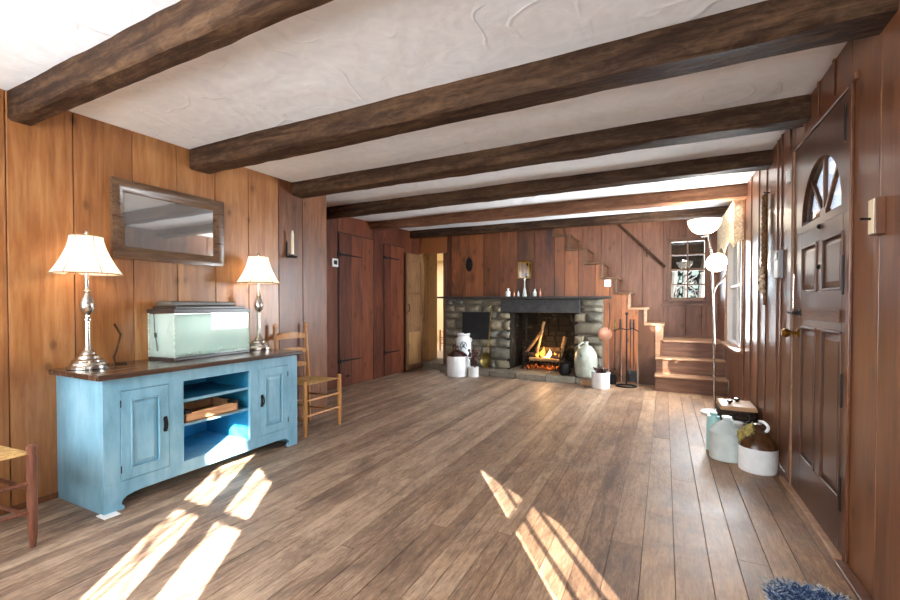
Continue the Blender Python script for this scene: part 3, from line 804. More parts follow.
MB().tube([(xb, ya+.035, 1.0), (xb+.03, ya+.035, 1.02), (xb+.03, ya+.035, 1.12), (xb, ya+.035, 1.14)], .007, 8).build('door_handle', 'iron', d)
# hall beyond the doorway
hl = box('floor_hall', (-3.93, YF, 0), (-3.36, 7.3, .1), 'hearthstone', None, .006); struct(hl, 'grey stone threshold beyond the open doorway', 'floor')
struct(box('floor_back_room', (-7.5, 7.3, 0), (-3.0, 11.5, .1), 'hallfloor', None, 0), 'pale floor of the room beyond', 'floor')
m = MB(); m.box((-3.93, YF+.02, .1), (-3.91, 6.95, 2.2)); m.box((-3.93, 6.955, .1), (-3.91, 7.29, 2.2))
struct(m.build('wall_hall_left', 'oldboard_light', None, .003, smooth=0), 'pale brown board lining of the doorway passage', 'wall')
struct(box('wall_hall_backing', (-4.1, YF, 0), (-3.93, 7.3, 2.5), 'cream', None, 0))
struct(box('wall_hall_right', (-3.37, YF+.1, 0), (-3.36, 7.42, 2.5), 'cream', None, 0))
struct(box('wall_back_room_far', (-7.6, 11.0, 0), (-3.0, 11.1, 2.5), 'cream', None, 0), 'cream wall of the room beyond the doorway', 'wall')
struct(box('wall_back_room_right', (-3.0, 7.4, 0), (-2.9, 11.1, 2.5), 'cream', None, 0))
struct(box('wall_back_room_left', (-7.6, 7.2, 0), (-7.5, 11.1, 2.5), 'cream', None, 0))
struct(box('wall_back_room_near', (-7.5, 7.2, 0), (-3.93, 7.3, 2.5), 'cream', None, 0))
struct(box('ceiling_back_room', (-7.6, YF+.1, 2.4), (-2.9, 11.1, 2.5), 'cream', None, 0))
struct(box('baseboard_back_room', (-5.9, 9.5, .1), (-5.88, 10.98, .2), 'casing', None, 0))
c = MB(); c.box((-3.37, YF-.006, 0), (-3.35, YF+.02, 2.03)); struct(c.build('trim_5', 'redwall', None, .002, smooth=0))

# front door -------------------------------------------------------------------
D = thing('door_4', (XR, 2.85, 0), 'dark panelled front door with a half round fanlight', 'door', kind='structure')
dx0, dx1 = XR-.002, XR+.043
y0, y1 = 2.415, 3.29
py = [(2.485, 2.765), (2.85, 3.12)]
def dm(m, a0, a1, lo, hi, x0=dx0, x1=dx1): return m.box((x0, a0, lo), (x1, a1, hi))
m = MB(); dm(m, y0, 2.485, .012, 1.53); m.build('stile', 'door_wood', D, .003, smooth=0)
m = MB(); dm(m, 3.12, y1, .012, 1.53); m.build('stile', 'door_wood', D, .003, smooth=0)
m = MB(); dm(m, 2.765, 2.85, .25, 1.0); dm(m, 2.765, 2.85, 1.19, 1.45); m.build('muntin', 'door_wood', D, .003, smooth=0)
m = MB(); dm(m, 2.485, 3.12, .012, .25); m.build('rail', 'door_wood', D, .003, smooth=0)
m = MB(); dm(m, 2.485, 3.12, 1.0, 1.19); m.build('rail', 'door_wood', D, .003, smooth=0)
m = MB(); dm(m, 2.485, 3.12, 1.45, 1.53); m.build('rail', 'door_wood', D, .003, smooth=0)
# plate around the fanlight
FC, FZ, FR, FH = 2.82, 1.57, .312, .305
m = MB(); n = 32
inner = [(FC+FR*math.cos(PI*i/n), FZ+FH*math.sin(PI*i/n)) for i in range(n+1)]
def outer(a):
    c_, s_ = math.cos(a), math.sin(a)
    ty = ((y1 if c_ > 0 else y0)-FC)/c_ if abs(c_) > 1e-6 else 9; tz_ = (2.042-FZ)/s_ if s_ > 1e-6 else 9
    t = min(ty, tz_); return (FC+c_*t, FZ+s_*t)
ang = sorted([PI*i/n for i in range(n+1)]+[math.atan2(2.042-FZ, y1-FC), math.atan2(2.042-FZ, y0-FC)])
inn = [(FC+FR*math.cos(a), FZ+FH*math.sin(a)) for a in ang]; outp = [outer(a) for a in ang]
for i in range(len(ang)-1):
    a, b, c2, d2 = inn[i], inn[i+1], outp[i+1], outp[i]
    m.hexa([(dx0, a[0], a[1]), (dx1, a[0], a[1]), (dx1, b[0], b[1]), (dx0, b[0], b[1]), (dx0, d2[0], d2[1]), (dx1, d2[0], d2[1]), (dx1, c2[0], c2[1]), (dx0, c2[0], c2[1])])
dm(m, y0, y1, 1.53, FZ)
m.build('top_panel', 'door_wood', D, 0, smooth=20)
fg = MB(); fg.prism(inner, 'X', dx1-.02, dx1-.016); fgo = fg.build('fanlight', 'glass', D, 0, smooth=0)
m = MB()
for a in (PI*.27, PI*.5, PI*.73):
    c_, s_ = math.cos(a), math.sin(a); w_ = .011
    p = [(FC-s_*w_, FZ+c_*w_), (FC+s_*w_, FZ-c_*w_), (FC+c_*FR+s_*w_, FZ+s_*FH-c_*w_), (FC+c_*FR-s_*w_, FZ+s_*FH+c_*w_)]
    m.prism(p, 'X', dx0+.016, dx1-.012)
m.prism([(FC+.05*math.cos(PI*i/10), FZ+.05*math.sin(PI*i/10)) for i in range(11)], 'X', dx0+.014, dx1-.008)
m.build('muntin', 'door_wood', fgo, .002, smooth=0)
def raised(parent, x, sx, a0, a1, lo, hi, mat, nm='panel', dep=.012, bev=.03, fr=.012):
    """recessed frame moulding and a raised field; faces -x (sx=-1) or +x"""
    m = MB(); rec = x-sx*dep
    m.hexa([(rec, a0, lo), (rec, a1, lo), (rec-sx*.01, a1, lo), (rec-sx*.01, a0, lo), (rec, a0, hi), (rec, a1, hi), (rec-sx*.01, a1, hi), (rec-sx*.01, a0, hi)])
    i0, i1, j0, j1 = a0+fr, a1-fr, lo+fr, hi-fr
    k0, k1, l0, l1 = i0+bev, i1-bev, j0+bev, j1-bev
    t = x-sx*.002; e = rec+sx*.001
    vs = [(e, i0, j0), (e, i1, j0), (e, i1, j1), (e, i0, j1), (t, k0, l0), (t, k1, l0), (t, k1, l1), (t, k0, l1)]
    m.add(vs, [(0, 1, 5, 4), (1, 2, 6, 5), (2, 3, 7, 6), (3, 0, 4, 7), (4, 5, 6, 7)])
    m.build(nm, mat, parent, 0, smooth=0)
    mo = MB()
    for (p, q, r_, s_) in ((a0, a1, lo, lo+fr), (a0, a1, hi-fr, hi), (a0, a0+fr, lo, hi), (a1-fr, a1, lo, hi)): mo.box((rec, p, r_), (x+sx*.004, q, s_))
    mo.build(nm+'_moulding', mat, parent, .003, smooth=0)
for a0, a1 in py:
    raised(D, dx0, -1, a0, a1, .25, 1.0, 'door_wood', dep=.014, bev=.035)
    raised(D, dx0, -1, a0, a1, 1.19, 1.45, 'door_wood', dep=.014, bev=.03)
box('carved_strip', (dx0-.008, 2.50, 1.04), (dx0, 3.06, 1.10), 'oldcarve', D, .002)
for yy, zz in ((2.808, 1.52), (2.808, 1.315)): MB().lathe([(.0, 0), (.012, 0), (.012, .006), (.006, .012), (0, .012)], (dx0, yy, zz), 12, Matrix.Rotation(-PI/2, 3, 'Y')).build('viewer', 'iron', D)
k = MB(); k.lathe([(0, 0), (.026, 0), (.026, .006), (.011, .012), (.010, .035), (.018, .042), (.027, .055), (.027, .068), (.016, .08), (0, .082)], (dx0, 3.17, .955), 20, Matrix.Rotation(-PI/2, 3, 'Y')); k.build('door_knob', 'brass', D)
box('latch_plate', (dx0-.005, 3.12, 1.055), (dx0, 3.2, 1.095), 'iron', D)
MB().tube([(dx0-.005, 3.13, 1.075), (dx0-.035, 3.13, 1.075), (dx0-.04, 3.22, 1.078)], .009, 8).build('latch_lever', 'iron', D)
MB().tube([(dx0-.02, 3.20, 1.10), (dx0-.02, 3.19, 1.30)], .005, 8).build('bolt_rod', 'nickel', D)
for zz, hh in ((1.90, .16), (1.25, .17), (.75, .15), (.3, .15)):
    MB().tube([(XR-.02, y0-.002, zz-hh/2), (XR-.02, y0-.002, zz+hh/2)], .0045, 8).build('hinge', 'iron', D)
# thin light line of the door edge and threshold
struct(box('trim_6', (XR-.008, 3.292, 0), (XR+.02, 3.30, 2.05), 'stair_edge', None, 0))
struct(box('trim_7', (XR-.012, 2.34, 2.05), (XR+.04, 3.36, 2.085), 'rightwall', None, .004))
struct(box('trim_8', (XR-.014, 2.37, 0), (XR+.0, 2.405, 2.06), 'rightwall', None, .004))
struct(box('trim_9', (XR-.014, 3.30, 0), (XR+.0, 3.385, 2.06), 'rightwall', None, .004))
struct(box('trim_10', (XR-.035, 2.42, -.004), (XR+.10, 3.42, .016), 'stair_edge', None, .004), 'pale wooden threshold of the front door', 'threshold')
struct(box('trim_11', (XR-.045, 1.7, 0), (XR, 2.395, .02), 'stair', None, .004))
struct(box('baseboard_left', (XL, YN, 0), (XL+.012, 3.45, .035), 'pine_red', None, .003))
struct(box('baseboard_right', (XR-.012, 3.4, 0), (XR, 6.2, .05), 'stair', None, .003))

# items fixed to the right wall -------------------------------------------------
t = thing('light_switch', (XR, 2.10, 1.44), 'cream switch plate with dark toggle on the wall right of the front door', 'light switch')
box('switch_box', (XR-.030, 2.075, 1.375), (XR, 2.125, 1.51), 'rightwall', t, .003)
box('switch_plate', (XR-.034, 2.078, 1.38), (XR-.030, 2.122, 1.505), 'cream', t, .001)
MB().tube([(XR-.034, 2.10, 1.435), (XR-.065, 2.085, 1.435)], .005, 8).build('toggle', 'iron', t)
t = thing('door_chime', (XR, 3.60, 1.41), 'grey and white wall box with a small dark screen left of the front door', 'intercom')
box('case', (XR-.030, 3.555, 1.30), (XR, 3.655, 1.49), 'grey_plastic', t, .004)
box('front_cover', (XR-.034, 3.56, 1.305), (XR-.030, 3.65, 1.42), 'white', t, .001)
box('screen', (XR-.034, 3.565, 1.43), (XR-.030, 3.645, 1.475), 'black', t, .001)
t = thing('door_sensor', (XR, 3.35, 1.90), 'small white sensor at the top corner of the front door', 'sensor')
box('sensor_case', (XR-.03, 3.33, 1.88), (XR-.014, 3.37, 1.96), 'white', t, .003)
# braided string hanging on the wall
t = thing('hanging_braid', (XR-.03, 4.0, 1.95), 'long straw braid with pale bulbs hanging on the wall left of the intercom', 'braid')
MB().tube([(XR, 4.0, 1.97), (XR-.03, 4.0, 1.97), (XR-.035, 4.0, 1.98)], .005, 8).build('nail', 'iron', t)
for ph, rr in ((0, .010), (2.1, .010), (4.2, .010)):
    pts = [(XR-.03+.010*math.cos(ph+i*.55), 4.01+.022*math.sin(ph+i*.55), 1.955-i*.0105) for i in range(58)]
    MB().tube(pts, rr, 6).build('strand', 'rope', t)
rs = random.Random(9)
for k in range(9):
    MB().ball((XR-.035-rs.uniform(0, .02), 4.0+rs.uniform(-.035, .04), 1.40-k*.022), rs.uniform(.016, .022), 10).build('bulb', 'seed', t)
for s in (-1, 1, .3):
    MB().tube([(XR-.02, 4.01+s*.01, 1.35), (XR-.03, 4.02+s*.03, 1.27), (XR-.02, 4.03+s*.035, 1.18), (XR-.025, 4.03+s*.01, 1.12)], .005, 6).build('loose_end', 'rope', t)

# valance ---------------------------------------------------------------------
t = thing('valance', (XR-.05, 5.9, 2.15), 'cream floral cloth valance over the bright side window', 'valance')
m = MB(); nn = 40; top = 2.17
ys = [5.15+1.45*i/nn for i in range(nn+1)]
def fx(i): return XR-.09-.010*math.sin(i*1.9)
def fb_(i):
    tt = i/nn; return 1.69+.09*abs(math.sin(tt*PI*2))+.05*tt
vs = []; fs = []; K = 6
for i, yy in enumerate(ys):
    for j in range(K+1): vs.append((fx(i)+.012*j/K*math.sin(i*1.9), yy, top+(fb_(i)-top)*j/K))
for i in range(nn):
    for j in range(K): a = i*(K+1)+j; fs.append((a, a+1, a+K+2, a+K+1))
m.add(vs, fs)
for yy in (5.15, 6.60):
    i = 0 if yy < 6 else nn
    vs = []; b = 1.77
    for q in range(5):
        xx = XR-.002-(XR-.002-fx(i))*q/4
        for j in range(K+1): vs.append((xx, yy, top+((b+(fb_(i)-b)*(q/4)**3)-top)*j/K))
    m.add(vs, [(q*(K+1)+j, q*(K+1)+j+1, (q+1)*(K+1)+j+1, (q+1)*(K+1)+j) for q in range(4) for j in range(K)])
m.build('cloth', 'valance', t, 0, smooth=60, solid=.004)
box('mounting_board', (XR-.09, 5.155, 2.155), (XR, 6.595, 2.172), 'stair', t)
# unseen drape added on window_1, slanted to shape the sun patch
m = MB(); cnt = 26; vs = []; fs = []
for i in range(cnt+1):
    s = i/cnt
    y_top = -.03+.75*s; yb = .75+.04*s
    for j in range(13):
        q = j/12; z = 1.60-q*.90
        yy = y_top+(yb-y_top)*q
        vs.append((XR-.05+.014*math.sin(s*30), yy, z))
for i in range(cnt):
    for j in range(12): a = i*13+j; fs.append((a, a+1, a+14, a+13))
m.add(vs, fs); tag(m.build('sun_mask_drape', 'drape', None, 0, smooth=60, solid=.004), 'linen drape added at the window beside the camera to slant its sun patch', 'curtain')

# unseen curtain and blind added to cut sun through window_3 and the wide window
m = MB(); vs = []; fs = []
for i in range(21):
    q = i/20
    for j in range(11):
        p = j/10; zt_ = 2.05; zb_ = 1.62-.16*q if q > .02 else 1.62
        vs.append((-.46+.37*q, YN+.05+.012*math.sin(q*40), zt_+(zb_-zt_)*p))
for i in range(20):
    for j in range(10): a = i*11+j; fs.append((a, a+1, a+12, a+11))
m.add(vs, fs); tag(m.build('sun_mask_curtain', 'drape', None, 0, smooth=60, solid=.004), 'short linen curtain added at the narrow window to trim its sun patch', 'curtain')
t = thing('sun_block_blind', (-2.0, YN+.03, 2.05), 'cloth roller blind added over the wide window to stop its sun', 'blind')  # blind added to keep direct sun out
box('cloth', (-2.82, YN+.024, .66), (-1.18, YN+.028, 2.05), 'valance', t, 0)
MB().tube([(-2.84, YN+.04, 2.06), (-1.16, YN+.04, 2.06)], .022, 12).build('roller', 'white', t)

# ------------------------------------------------------------------ torchiere lamp
t = thing('torchiere_lamp', (.47, 5.15, 0), 'tall white floor lamp with a glowing bowl and side reading light by the stairs', 'floor lamp')
MB().lathe([(.02, 0), (.125, 0), (.127, .02), (.115, .03), (.05, .042), (.02, .05), (.015, .055)], (.47, 5.15, 0), 32).build('base', 'white', t)
MB().tube([(.47, 5.15, .04), (.452, 5.14, .9), (.43, 5.13, 1.60), (.395, 5.12, 1.84)], .011, 12).build('pole', 'nickel', t)
bc = (.36, 5.11, 1.90)
bw = MB(); bw.lathe([(.03, -.055), (.07, -.045), (.108, -.018), (.137, .025), (.154, .085), (.149, .085), (.132, .028), (.104, -.01), (.066, -.036), (.028, -.047)], bc, 36); bw.build('bowl_shade', 'bowl', t)
MB().lathe([(.0, -.085), (.03, -.08), (.036, -.058), (0, -.05)], bc, 20).build('bowl_holder', 'nickel', t)
MB().tube([(.442, 5.135, 1.22), (.47, 5.12, 1.32), (.515, 5.10, 1.36), (.55, 5.09, 1.44), (.55, 5.09, 1.52), (.52, 5.08, 1.56)], .009, 10).build('gooseneck', 'nickel', t)
rc = Matrix.Rotation(PI*.62, 3, 'X') @ Matrix.Rotation(.2, 3, 'Y')
MB().lathe([(.02, .03), (.06, .022), (.088, -.005), (.098, -.04), (.094, -.04), (.082, -.006), (.055, .012), (.015, .02)], (.475, 5.06, 1.535), 28, rc).build('reading_shade', 'bowl', t)

# ------------------------------------------------------------------ right-hand jugs
def ring_handle(m, c, r0, ang, w=.012, h0=.0, h1=.08, out=.05, seg=12):
    dx, dy = math.cos(ang), math.sin(ang); pts = []
    for i in range(seg+1):
        a = PI*i/seg; rr = r0+out*math.sin(a)
        pts.append((c[0]+dx*rr, c[1]+dy*rr, c[2]+h0+(h1-h0)*(1-math.cos(a))/2))
    m.tube(pts, w, 8)
t = thing('brown_white_jug', (.575, 3.53, 0), 'brown and white stoneware jug with looped handle beside the front door', 'jug')
c = (.575, 3.53, 0); R_ = .114
MB().lathe([(R_-.006, 0), (R_, .008), (R_, .160), (R_-.001, .165)], c, 40).build('body', 'stoneware', t)
MB().lathe([(R_-.001, .163), (R_+.001, .168), (R_-.006, .19), (R_-.03, .228), (.052, .262), (.028, .277), (.02, .288), (.02, .298), (.026, .302), (.026, .314), (.016, .316)], c, 40).build('shoulder', 'brownglaze', t)
m = MB(); pts = []
for i in range(15):
    a = PI*i/14*1.15-.1; pts.append((c[0]+.018+.034*math.sin(a), c[1]-.02*math.sin(a), .262+.034*(1-math.cos(a))))
m.tube(pts, .010, 10); m.build('handle', 'stoneware', t)
t = thing('pale_grey_jug', (.412, 3.695, 0), 'pale grey stoneware jug with cone shoulder between the brown jug and aqua bottle', 'jug')
c = (.412, 3.695, 0); R_ = .107
MB().lathe([(R_-.006, 0), (R_, .008), (R_, .192), (R_+.003, .197), (R_-.002, .205), (.07, .248), (.038, .272), (.026, .28), (.026, .292), (.031, .296), (.031, .308), (.018, .31)], c, 40).build('body', 'greyware', t)
m = MB(); ring_handle(m, (c[0], c[1], .235), .03, -1.0, .009, 0, .065, .038); m.build('handle', 'greyware', t)
t = thing('aqua_bottle', (.345, 3.86, 0), 'slim aqua bottle with narrow neck, leftmost by the floor lamp base', 'bottle')
c = (.345, 3.86, 0)
MB().lathe([(.04, 0), (.047, .006), (.047, .225), (.042, .266), (.022, .26), (.02, .275)], c, 28).build('body', 'aqua', t)
MB().lathe([(.022, .272), (.024, .275), (.024, .294), (.0, .296)], c, 20).build('cap', 'aqua', t)
# work glove lying on the jug's shoulder
m = MB(); vs = []; fs = []
gp = Vector((.492, 3.49, .272))
for i in range(13):
    for j in range(9):
        u, v = i/12-.5, j/8-.5
        p = gp+Vector((u*.085, -.02+v*.03-.03*abs(u), v*.06+u*.065+.012*noise.noise(Vector((u*9, v*9, 2)))))
        p.y += .02*noise.noise(Vector((u*12, v*12, 5)))-.02; vs.append(p)
for i in range(12):
    for j in range(8): a = i*9+j; fs.append((a, a+1, a+10, a+9))
m.add(vs, fs)
t = thing('work_glove', (.5, 3.47, .22), 'olive yellow work glove resting on the shoulder of the brown jug', 'glove')
m.build('palm', 'cloth_yellow', t, 0, smooth=60, solid=.02)
for k in range(4):
    MB().tube([(.518+k*.006, 3.455+k*.010, .288+k*.003), (.528+k*.005, 3.46+k*.010, .304+k*.003), (.531+k*.004, 3.465+k*.010, .314)], [.011, .010, .007], 8).build('finger', 'cloth_yellow', t)
t = thing('white_pitcher', (.505, 3.93, 0), 'small white enamel pitcher behind the pale grey jug', 'pitcher')
MB().lathe([(.04, 0), (.05, .01), (.055, .1), (.045, .17), (.04, .2), (.044, .22), (.04, .22), (.036, .2), (.0, .19)], (.505, 3.93, 0), 24).build('body', 'stoneware', t)
m = MB(); ring_handle(m, (.505, 3.93, .06), .045, -.4, .007, 0, .13, .035); m.build('handle', 'stoneware', t)
t = thing('black_kettle', (.60, 4.06, 0), 'small black kettle behind the brown and white jug', 'kettle')
MB().lathe([(.05, 0), (.075, .02), (.085, .08), (.07, .15), (.04, .18), (.015, .19), (.012, .205), (0, .21)], (.60, 4.06, 0), 24).build('body', 'iron', t)
MB().tube([(.60, 3.99, .15), (.60, 4.0, .23), (.60, 4.06, .26), (.60, 4.12, .23), (.60, 4.13, .15)], .005, 8).build('handle', 'iron', t)
# lidded basket
t = thing('lidded_basket', (.545, 4.42, 0), 'dark wicker basket with a tan wooden lid and two knobs against the wall', 'basket')
bx_, by_ = .563, 4.45
m = MB()
for k in range(9):
    z = .012+k*.026; s = 1+.02*k
    hw, hd = .115*s, .15*s
    pts = []
    for i in range(40):
        a = 2*PI*i/40; ca, sa = math.cos(a), math.sin(a); p = 4
        r = (abs(ca)**p+abs(sa)**p)**(-1/p); pts.append((bx_+hw*ca*r, by_+hd*sa*r, z))
    m.tube(pts, .013, 6, closed=True)
m.box((bx_-.1, by_-.13, .0), (bx_+.1, by_+.13, .225)); m.build('body', 'wicker', t)
ld = MB().hexa([(bx_-.132, by_-.19, .236), (bx_+.132, by_-.19, .236), (bx_+.132, by_+.19, .236), (bx_-.132, by_+.19, .236), (bx_-.125, by_-.16, .266), (bx_+.125, by_-.16, .266), (bx_+.125, by_+.16, .266), (bx_-.125, by_+.16, .266)]).build('lid', 'lid_tan', t, .004, smooth=0)
for y_ in (-.05, .06): MB().lathe([(.012, .262), (.012, .275), (.022, .285), (.022, .298), (.0, .305)], (bx_-.02+y_*.6, by_+y_, 0), 14).build('knob', 'darkglaze', ld)

# blue shag mat at the bottom edge
rs = random.Random(21)
m = MB(); mx, my = .49, 1.88
m.prism([(mx+.125*math.copysign(abs(math.cos(a))**.5, math.cos(a)), my+.18*math.copysign(abs(math.sin(a))**.5, math.sin(a))) for a in [2*PI*i/40 for i in range(40)]], 'Z', 0, .012)
mat_ = thing('shag_mat', (mx, my, 0), 'blue shaggy mat with pale fringe at the bottom edge near the door', 'mat')
m.build('backing', 'iron_flat', mat_, 0, smooth=0)
def tufts(n, fn, mat, nm, h=.05):
    m = MB()
    for _ in range(n):
        x, y = fn(); a = rs.uniform(0, 2*PI); l = rs.uniform(.015, .03); hh = h*rs.uniform(.6, 1.)
        p0 = Vector((x, y, .01)); p1 = p0+Vector((l*.4*math.cos(a), l*.4*math.sin(a), hh*.7)); p2 = p0+Vector((l*1.3*math.cos(a), l*1.3*math.sin(a), hh))
        m.tube([p0, p1, p2], [.0045, .004, .002], 4)
    return m.build(nm, mat, mat_, 0, smooth=0)
def inm():
    while True:
        x, y = rs.uniform(-1, 1), rs.uniform(-.6, 1)
        if abs(x)**4+abs(y)**4 < .93: return mx+.125*x, my+.18*y
def edge():
    a = rs.uniform(0, PI); r = rs.uniform(.97, 1.04)
    return mx+.125*r*math.copysign(abs(math.cos(a))**.5, math.cos(a)), my+.18*r*abs(math.sin(a))**.5
o = tufts(1500, inm, 'shag', 'pile'); o['kind'] = 'stuff'
o = tufts(260, edge, 'shag_pale', 'fringe', .045); o['kind'] = 'stuff'

# ------------------------------------------------------------------ blue cabinet
CX0, CX1, CY0, CY1, CH = XL+.002, -2.65, 1.206, 2.548, .722
CB = thing('blue_cabinet', (-2.9, 1.88, 0), 'long distressed blue cabinet with dark wood top along the pine wall', 'cabinet')
m = MB()
fxo = CX1-.022
# face frame around doors and opening
dl, dr_, op = (1.286, 1.545), (2.182, 2.452), (1.632, 2.109)
def fr(a0, a1, lo, hi): m.box((fxo, a0, lo), (CX1, a1, hi))
for a0, a1 in ((CY0, dl[0]), (dl[1], op[0]), (op[1], dr_[0]), (dr_[1], CY1)): fr(a0, a1, .154, .65)
fr(CY0, CY1, .65, CH)
m.build('face_frame', 'blue', CB, 0, smooth=0)
# apron with bracket feet
ap = []
def foot(y_in, s, n=8):
    pts = []
    for i in range(n+1):
        a = PI/2*i/n; pts.append((y_in+s*.075*math.sin(a)-0, .0+.07*(1-math.cos(a)) if False else .07*(i/n)**.6))
    return pts
apoly = [(CY0, 0), (CY0+.095, 0), (CY0+.10, .012), (CY0+.085, .03), (CY0+.09, .05), (CY0+.11, .066), (CY0+.15, .075), (CY0+.2, .078),
         (CY1-.2, .078), (CY1-.15, .075), (CY1-.11, .066), (CY1-.09, .05), (CY1-.085, .03), (CY1-.10, .012), (CY1-.095, 0), (CY1, 0), (CY1, .154), (CY0, .154)]
MB().prism(apoly, 'X', fxo, CX1).build('apron', 'blue', CB, .002, smooth=0)
for nm, y in (('side_panel', CY0), ('side_panel', CY1-.02)): box(nm, (CX0, y, 0), (fxo, y+.02, CH), 'blue', CB, .002)
box('back_panel', (CX0, CY0+.02, .08), (CX0+.012, CY1-.02, CH), 'blue_in', CB, 0)
box('divider', (CX0+.012, op[0]-.02, .1), (fxo, op[0], CH), 'blue_in', CB, 0); box('divider', (CX0+.012, op[1], .1), (fxo, op[1]+.02, CH), 'blue_in', CB, 0)
box('bottom_shelf', (CX0+.012, CY0+.02, .135), (fxo, CY1-.02, .154), 'blue', CB, 0)
for z in (.532, .382):
    s = box('shelf', (CX0+.012, op[0], z-.018), (fxo-.004, op[1], z), 'blue_in', CB, 0)
    box('shelf_edge', (fxo-.004, op[0], z-.018), (fxo+.002, op[1], z), 'blue', s, 0)
MB().box((CX0, CY0-.035, CH), (CX1+.035, CY1+.03, .752)).build('top', 'tabletop', CB, .006, smooth=0)
for (a0, a1), hs_ in ((dl, 1), (dr_, -1)):
    dd = MB(); g_ = .003; w_ = .05
    x0_, x1_ = fxo+.002, CX1+.004
    for p, q, lo, hi in ((a0+g_, a0+w_, .157, .647), (a1-w_, a1-g_, .157, .647), (a0+w_, a1-w_, .157, .207), (a0+w_, a1-w_, .597, .647)): dd.box((x0_, p, lo), (x1_, q, hi))
    do = dd.build('door', 'blue', CB, .002, smooth=0)
    raised(do, x1_, 1, a0+w_, a1-w_, .207, .597, 'blue', dep=.014, bev=.028, fr=.01)
    hy = a1-.024 if hs_ == 1 else a0+.024
    h = MB(); h.prism([(hy-.008, .37), (hy+.008, .37), (hy+.012, .385), (hy+.008, .40), (hy+.008, .43), (hy+.012, .445), (hy+.008, .46), (hy-.008, .46), (hy-.012, .445), (hy-.008, .43), (hy-.008, .40), (hy-.012, .385)], 'X', x1_, x1_+.004)
    h.tube([(x1_+.004, hy, .445), (x1_+.02, hy, .44), (x1_+.024, hy, .415), (x1_+.018, hy, .39)], .004, 8); h.build('handle', 'iron', do)
    for zz in (.22, .58):
        yy = a0+.002 if hs_ == 1 else a1-.002
        MB().tube([(x1_, yy, zz-.02), (x1_, yy, zz+.02)], .003, 6).build('hinge', 'iron', do)
_ = box('furniture_slider', (-2.685, 1.185, -.0005), (-2.60, 1.26, .0045), 'white', None, .001)
tag(bpy.data.objects['furniture_slider'], 'flat white slider pad under the near front foot of the blue cabinet', 'furniture pad')
# tray on middle shelf
t = thing('wooden_tray', (-2.78, 1.85, .382), 'tan wooden tray with black corner handles on the middle cabinet shelf', 'tray')
tx0, tx1, ty0, ty1, tz0, tz1 = -2.95, -2.66, 1.645, 2.02, .383, .445
m = MB(); m.box((tx0, ty0, tz0), (tx1, ty1, tz0+.01)); m.build('bottom', 'tray', t, 0, smooth=0)
for a, b in (((tx1-.012, ty0, tz0), (tx1, ty1, tz1)), ((tx0, ty0, tz0), (tx0+.012, ty1, tz1)), ((tx0, ty0, tz0), (tx1, ty0+.012, tz1+.01)), ((tx0, ty1-.012, tz0), (tx1, ty1, tz1+.01))): MB().box(a, b).build('side', 'tray', t, .002, smooth=0)
for y in (ty0, ty1-.04): box('handle', (tx1-.06, y-.002, tz1-.004), (tx1+.004, y+.042, tz1+.016), 'iron', t, .002)
box('handle', (tx0+.01, ty0+.0, tz1), (tx0+.05, ty0+.03, tz1+.012), 'iron', t, .002)

# ------------------------------------------------------------------ table lamps
def table_lamp(x, y, z, label):
    t = thing('table_lamp', (x, y, z), label, 'lamp', 'pair of nickel lamps on the blue cabinet')
    MB().lathe([(.09, 0), (.097, .004), (.097, .018), (.085, .024), (.082, .035), (.075, .04), (.075, .05), (.055, .058), (.052, .072), (.035, .082), (.03, .098), (.018, .108), (.015, .12)], (x, y, z), 32).build('base', 'nickel', t)
    MB().lathe([(.013, .115), (.018, .12), (.013, .13), (.012, .25), (.012, .275), (.02, .28), (.02, .288), (.012, .295), (.012, .31), (.03, .33), (.036, .36), (.034, .385), (.018, .43), (.014, .44), (.022, .447), (.014, .455), (.011, .47), (.011, .55)], (x, y, z), 24).build('stem', 'nickel', t)
    # six panel bell shade
    seg = 36; vs = []; fs = []; n = 12; zb, zt = .548, .765
    for i in range(n+1):
        q = i/n; r = .078+(.168-.078)*(1-q)**1.6
        for k in range(seg):
            a = 2*PI*k/seg; kk = (k % 6)/6.; flat = 1-.045*math.sin(PI*kk)
            vs.append((x+r*flat*math.cos(a), y+r*flat*math.sin(a), z+zb+(zt-zb)*q))
    for i in range(n):
        for k in range(seg): k2 = (k+1) % seg; fs.append((i*seg+k, i*seg+k2, (i+1)*seg+k2, (i+1)*seg+k))
    m = MB(); m.add(vs, fs); so = m.build('lamp_shade', 'shade', t, 0, smooth=80)
    pm = MB()
    for k in range(0, seg, 6): pm.tube([vs[i*seg+k] for i in range(n+1)], .0022, 5)
    pm.tube([vs[k] for k in range(seg)], .0035, 5, closed=True); pm.tube([vs[n*seg+k] for k in range(seg)], .003, 5, closed=True)
    pm.build('piping', 'piping', so)
    MB().lathe([(.004, .755), (.004, .775), (.012, .782), (.008, .796), (0, .80)], (x, y, z), 12).build('finial', 'nickel', t)
    MB().tube([(x-.08, y, z+.757), (x+.08, y, z+.757)], .002, 5).build('harp', 'nickel', t)
    MB().ball((x, y, z+.60), .03).build('bulb', emit_bulb, t)
    return t
emit_bulb = emit('bulb_glow', (255, 226, 180), 3.)
table_lamp(-3.0, 1.295, .752, 'nickel table lamp with white bell shade at the near end of the cabinet')
table_lamp(-3.0, 2.475, .752, 'nickel table lamp with white bell shade at the far end, right of the fish tank')

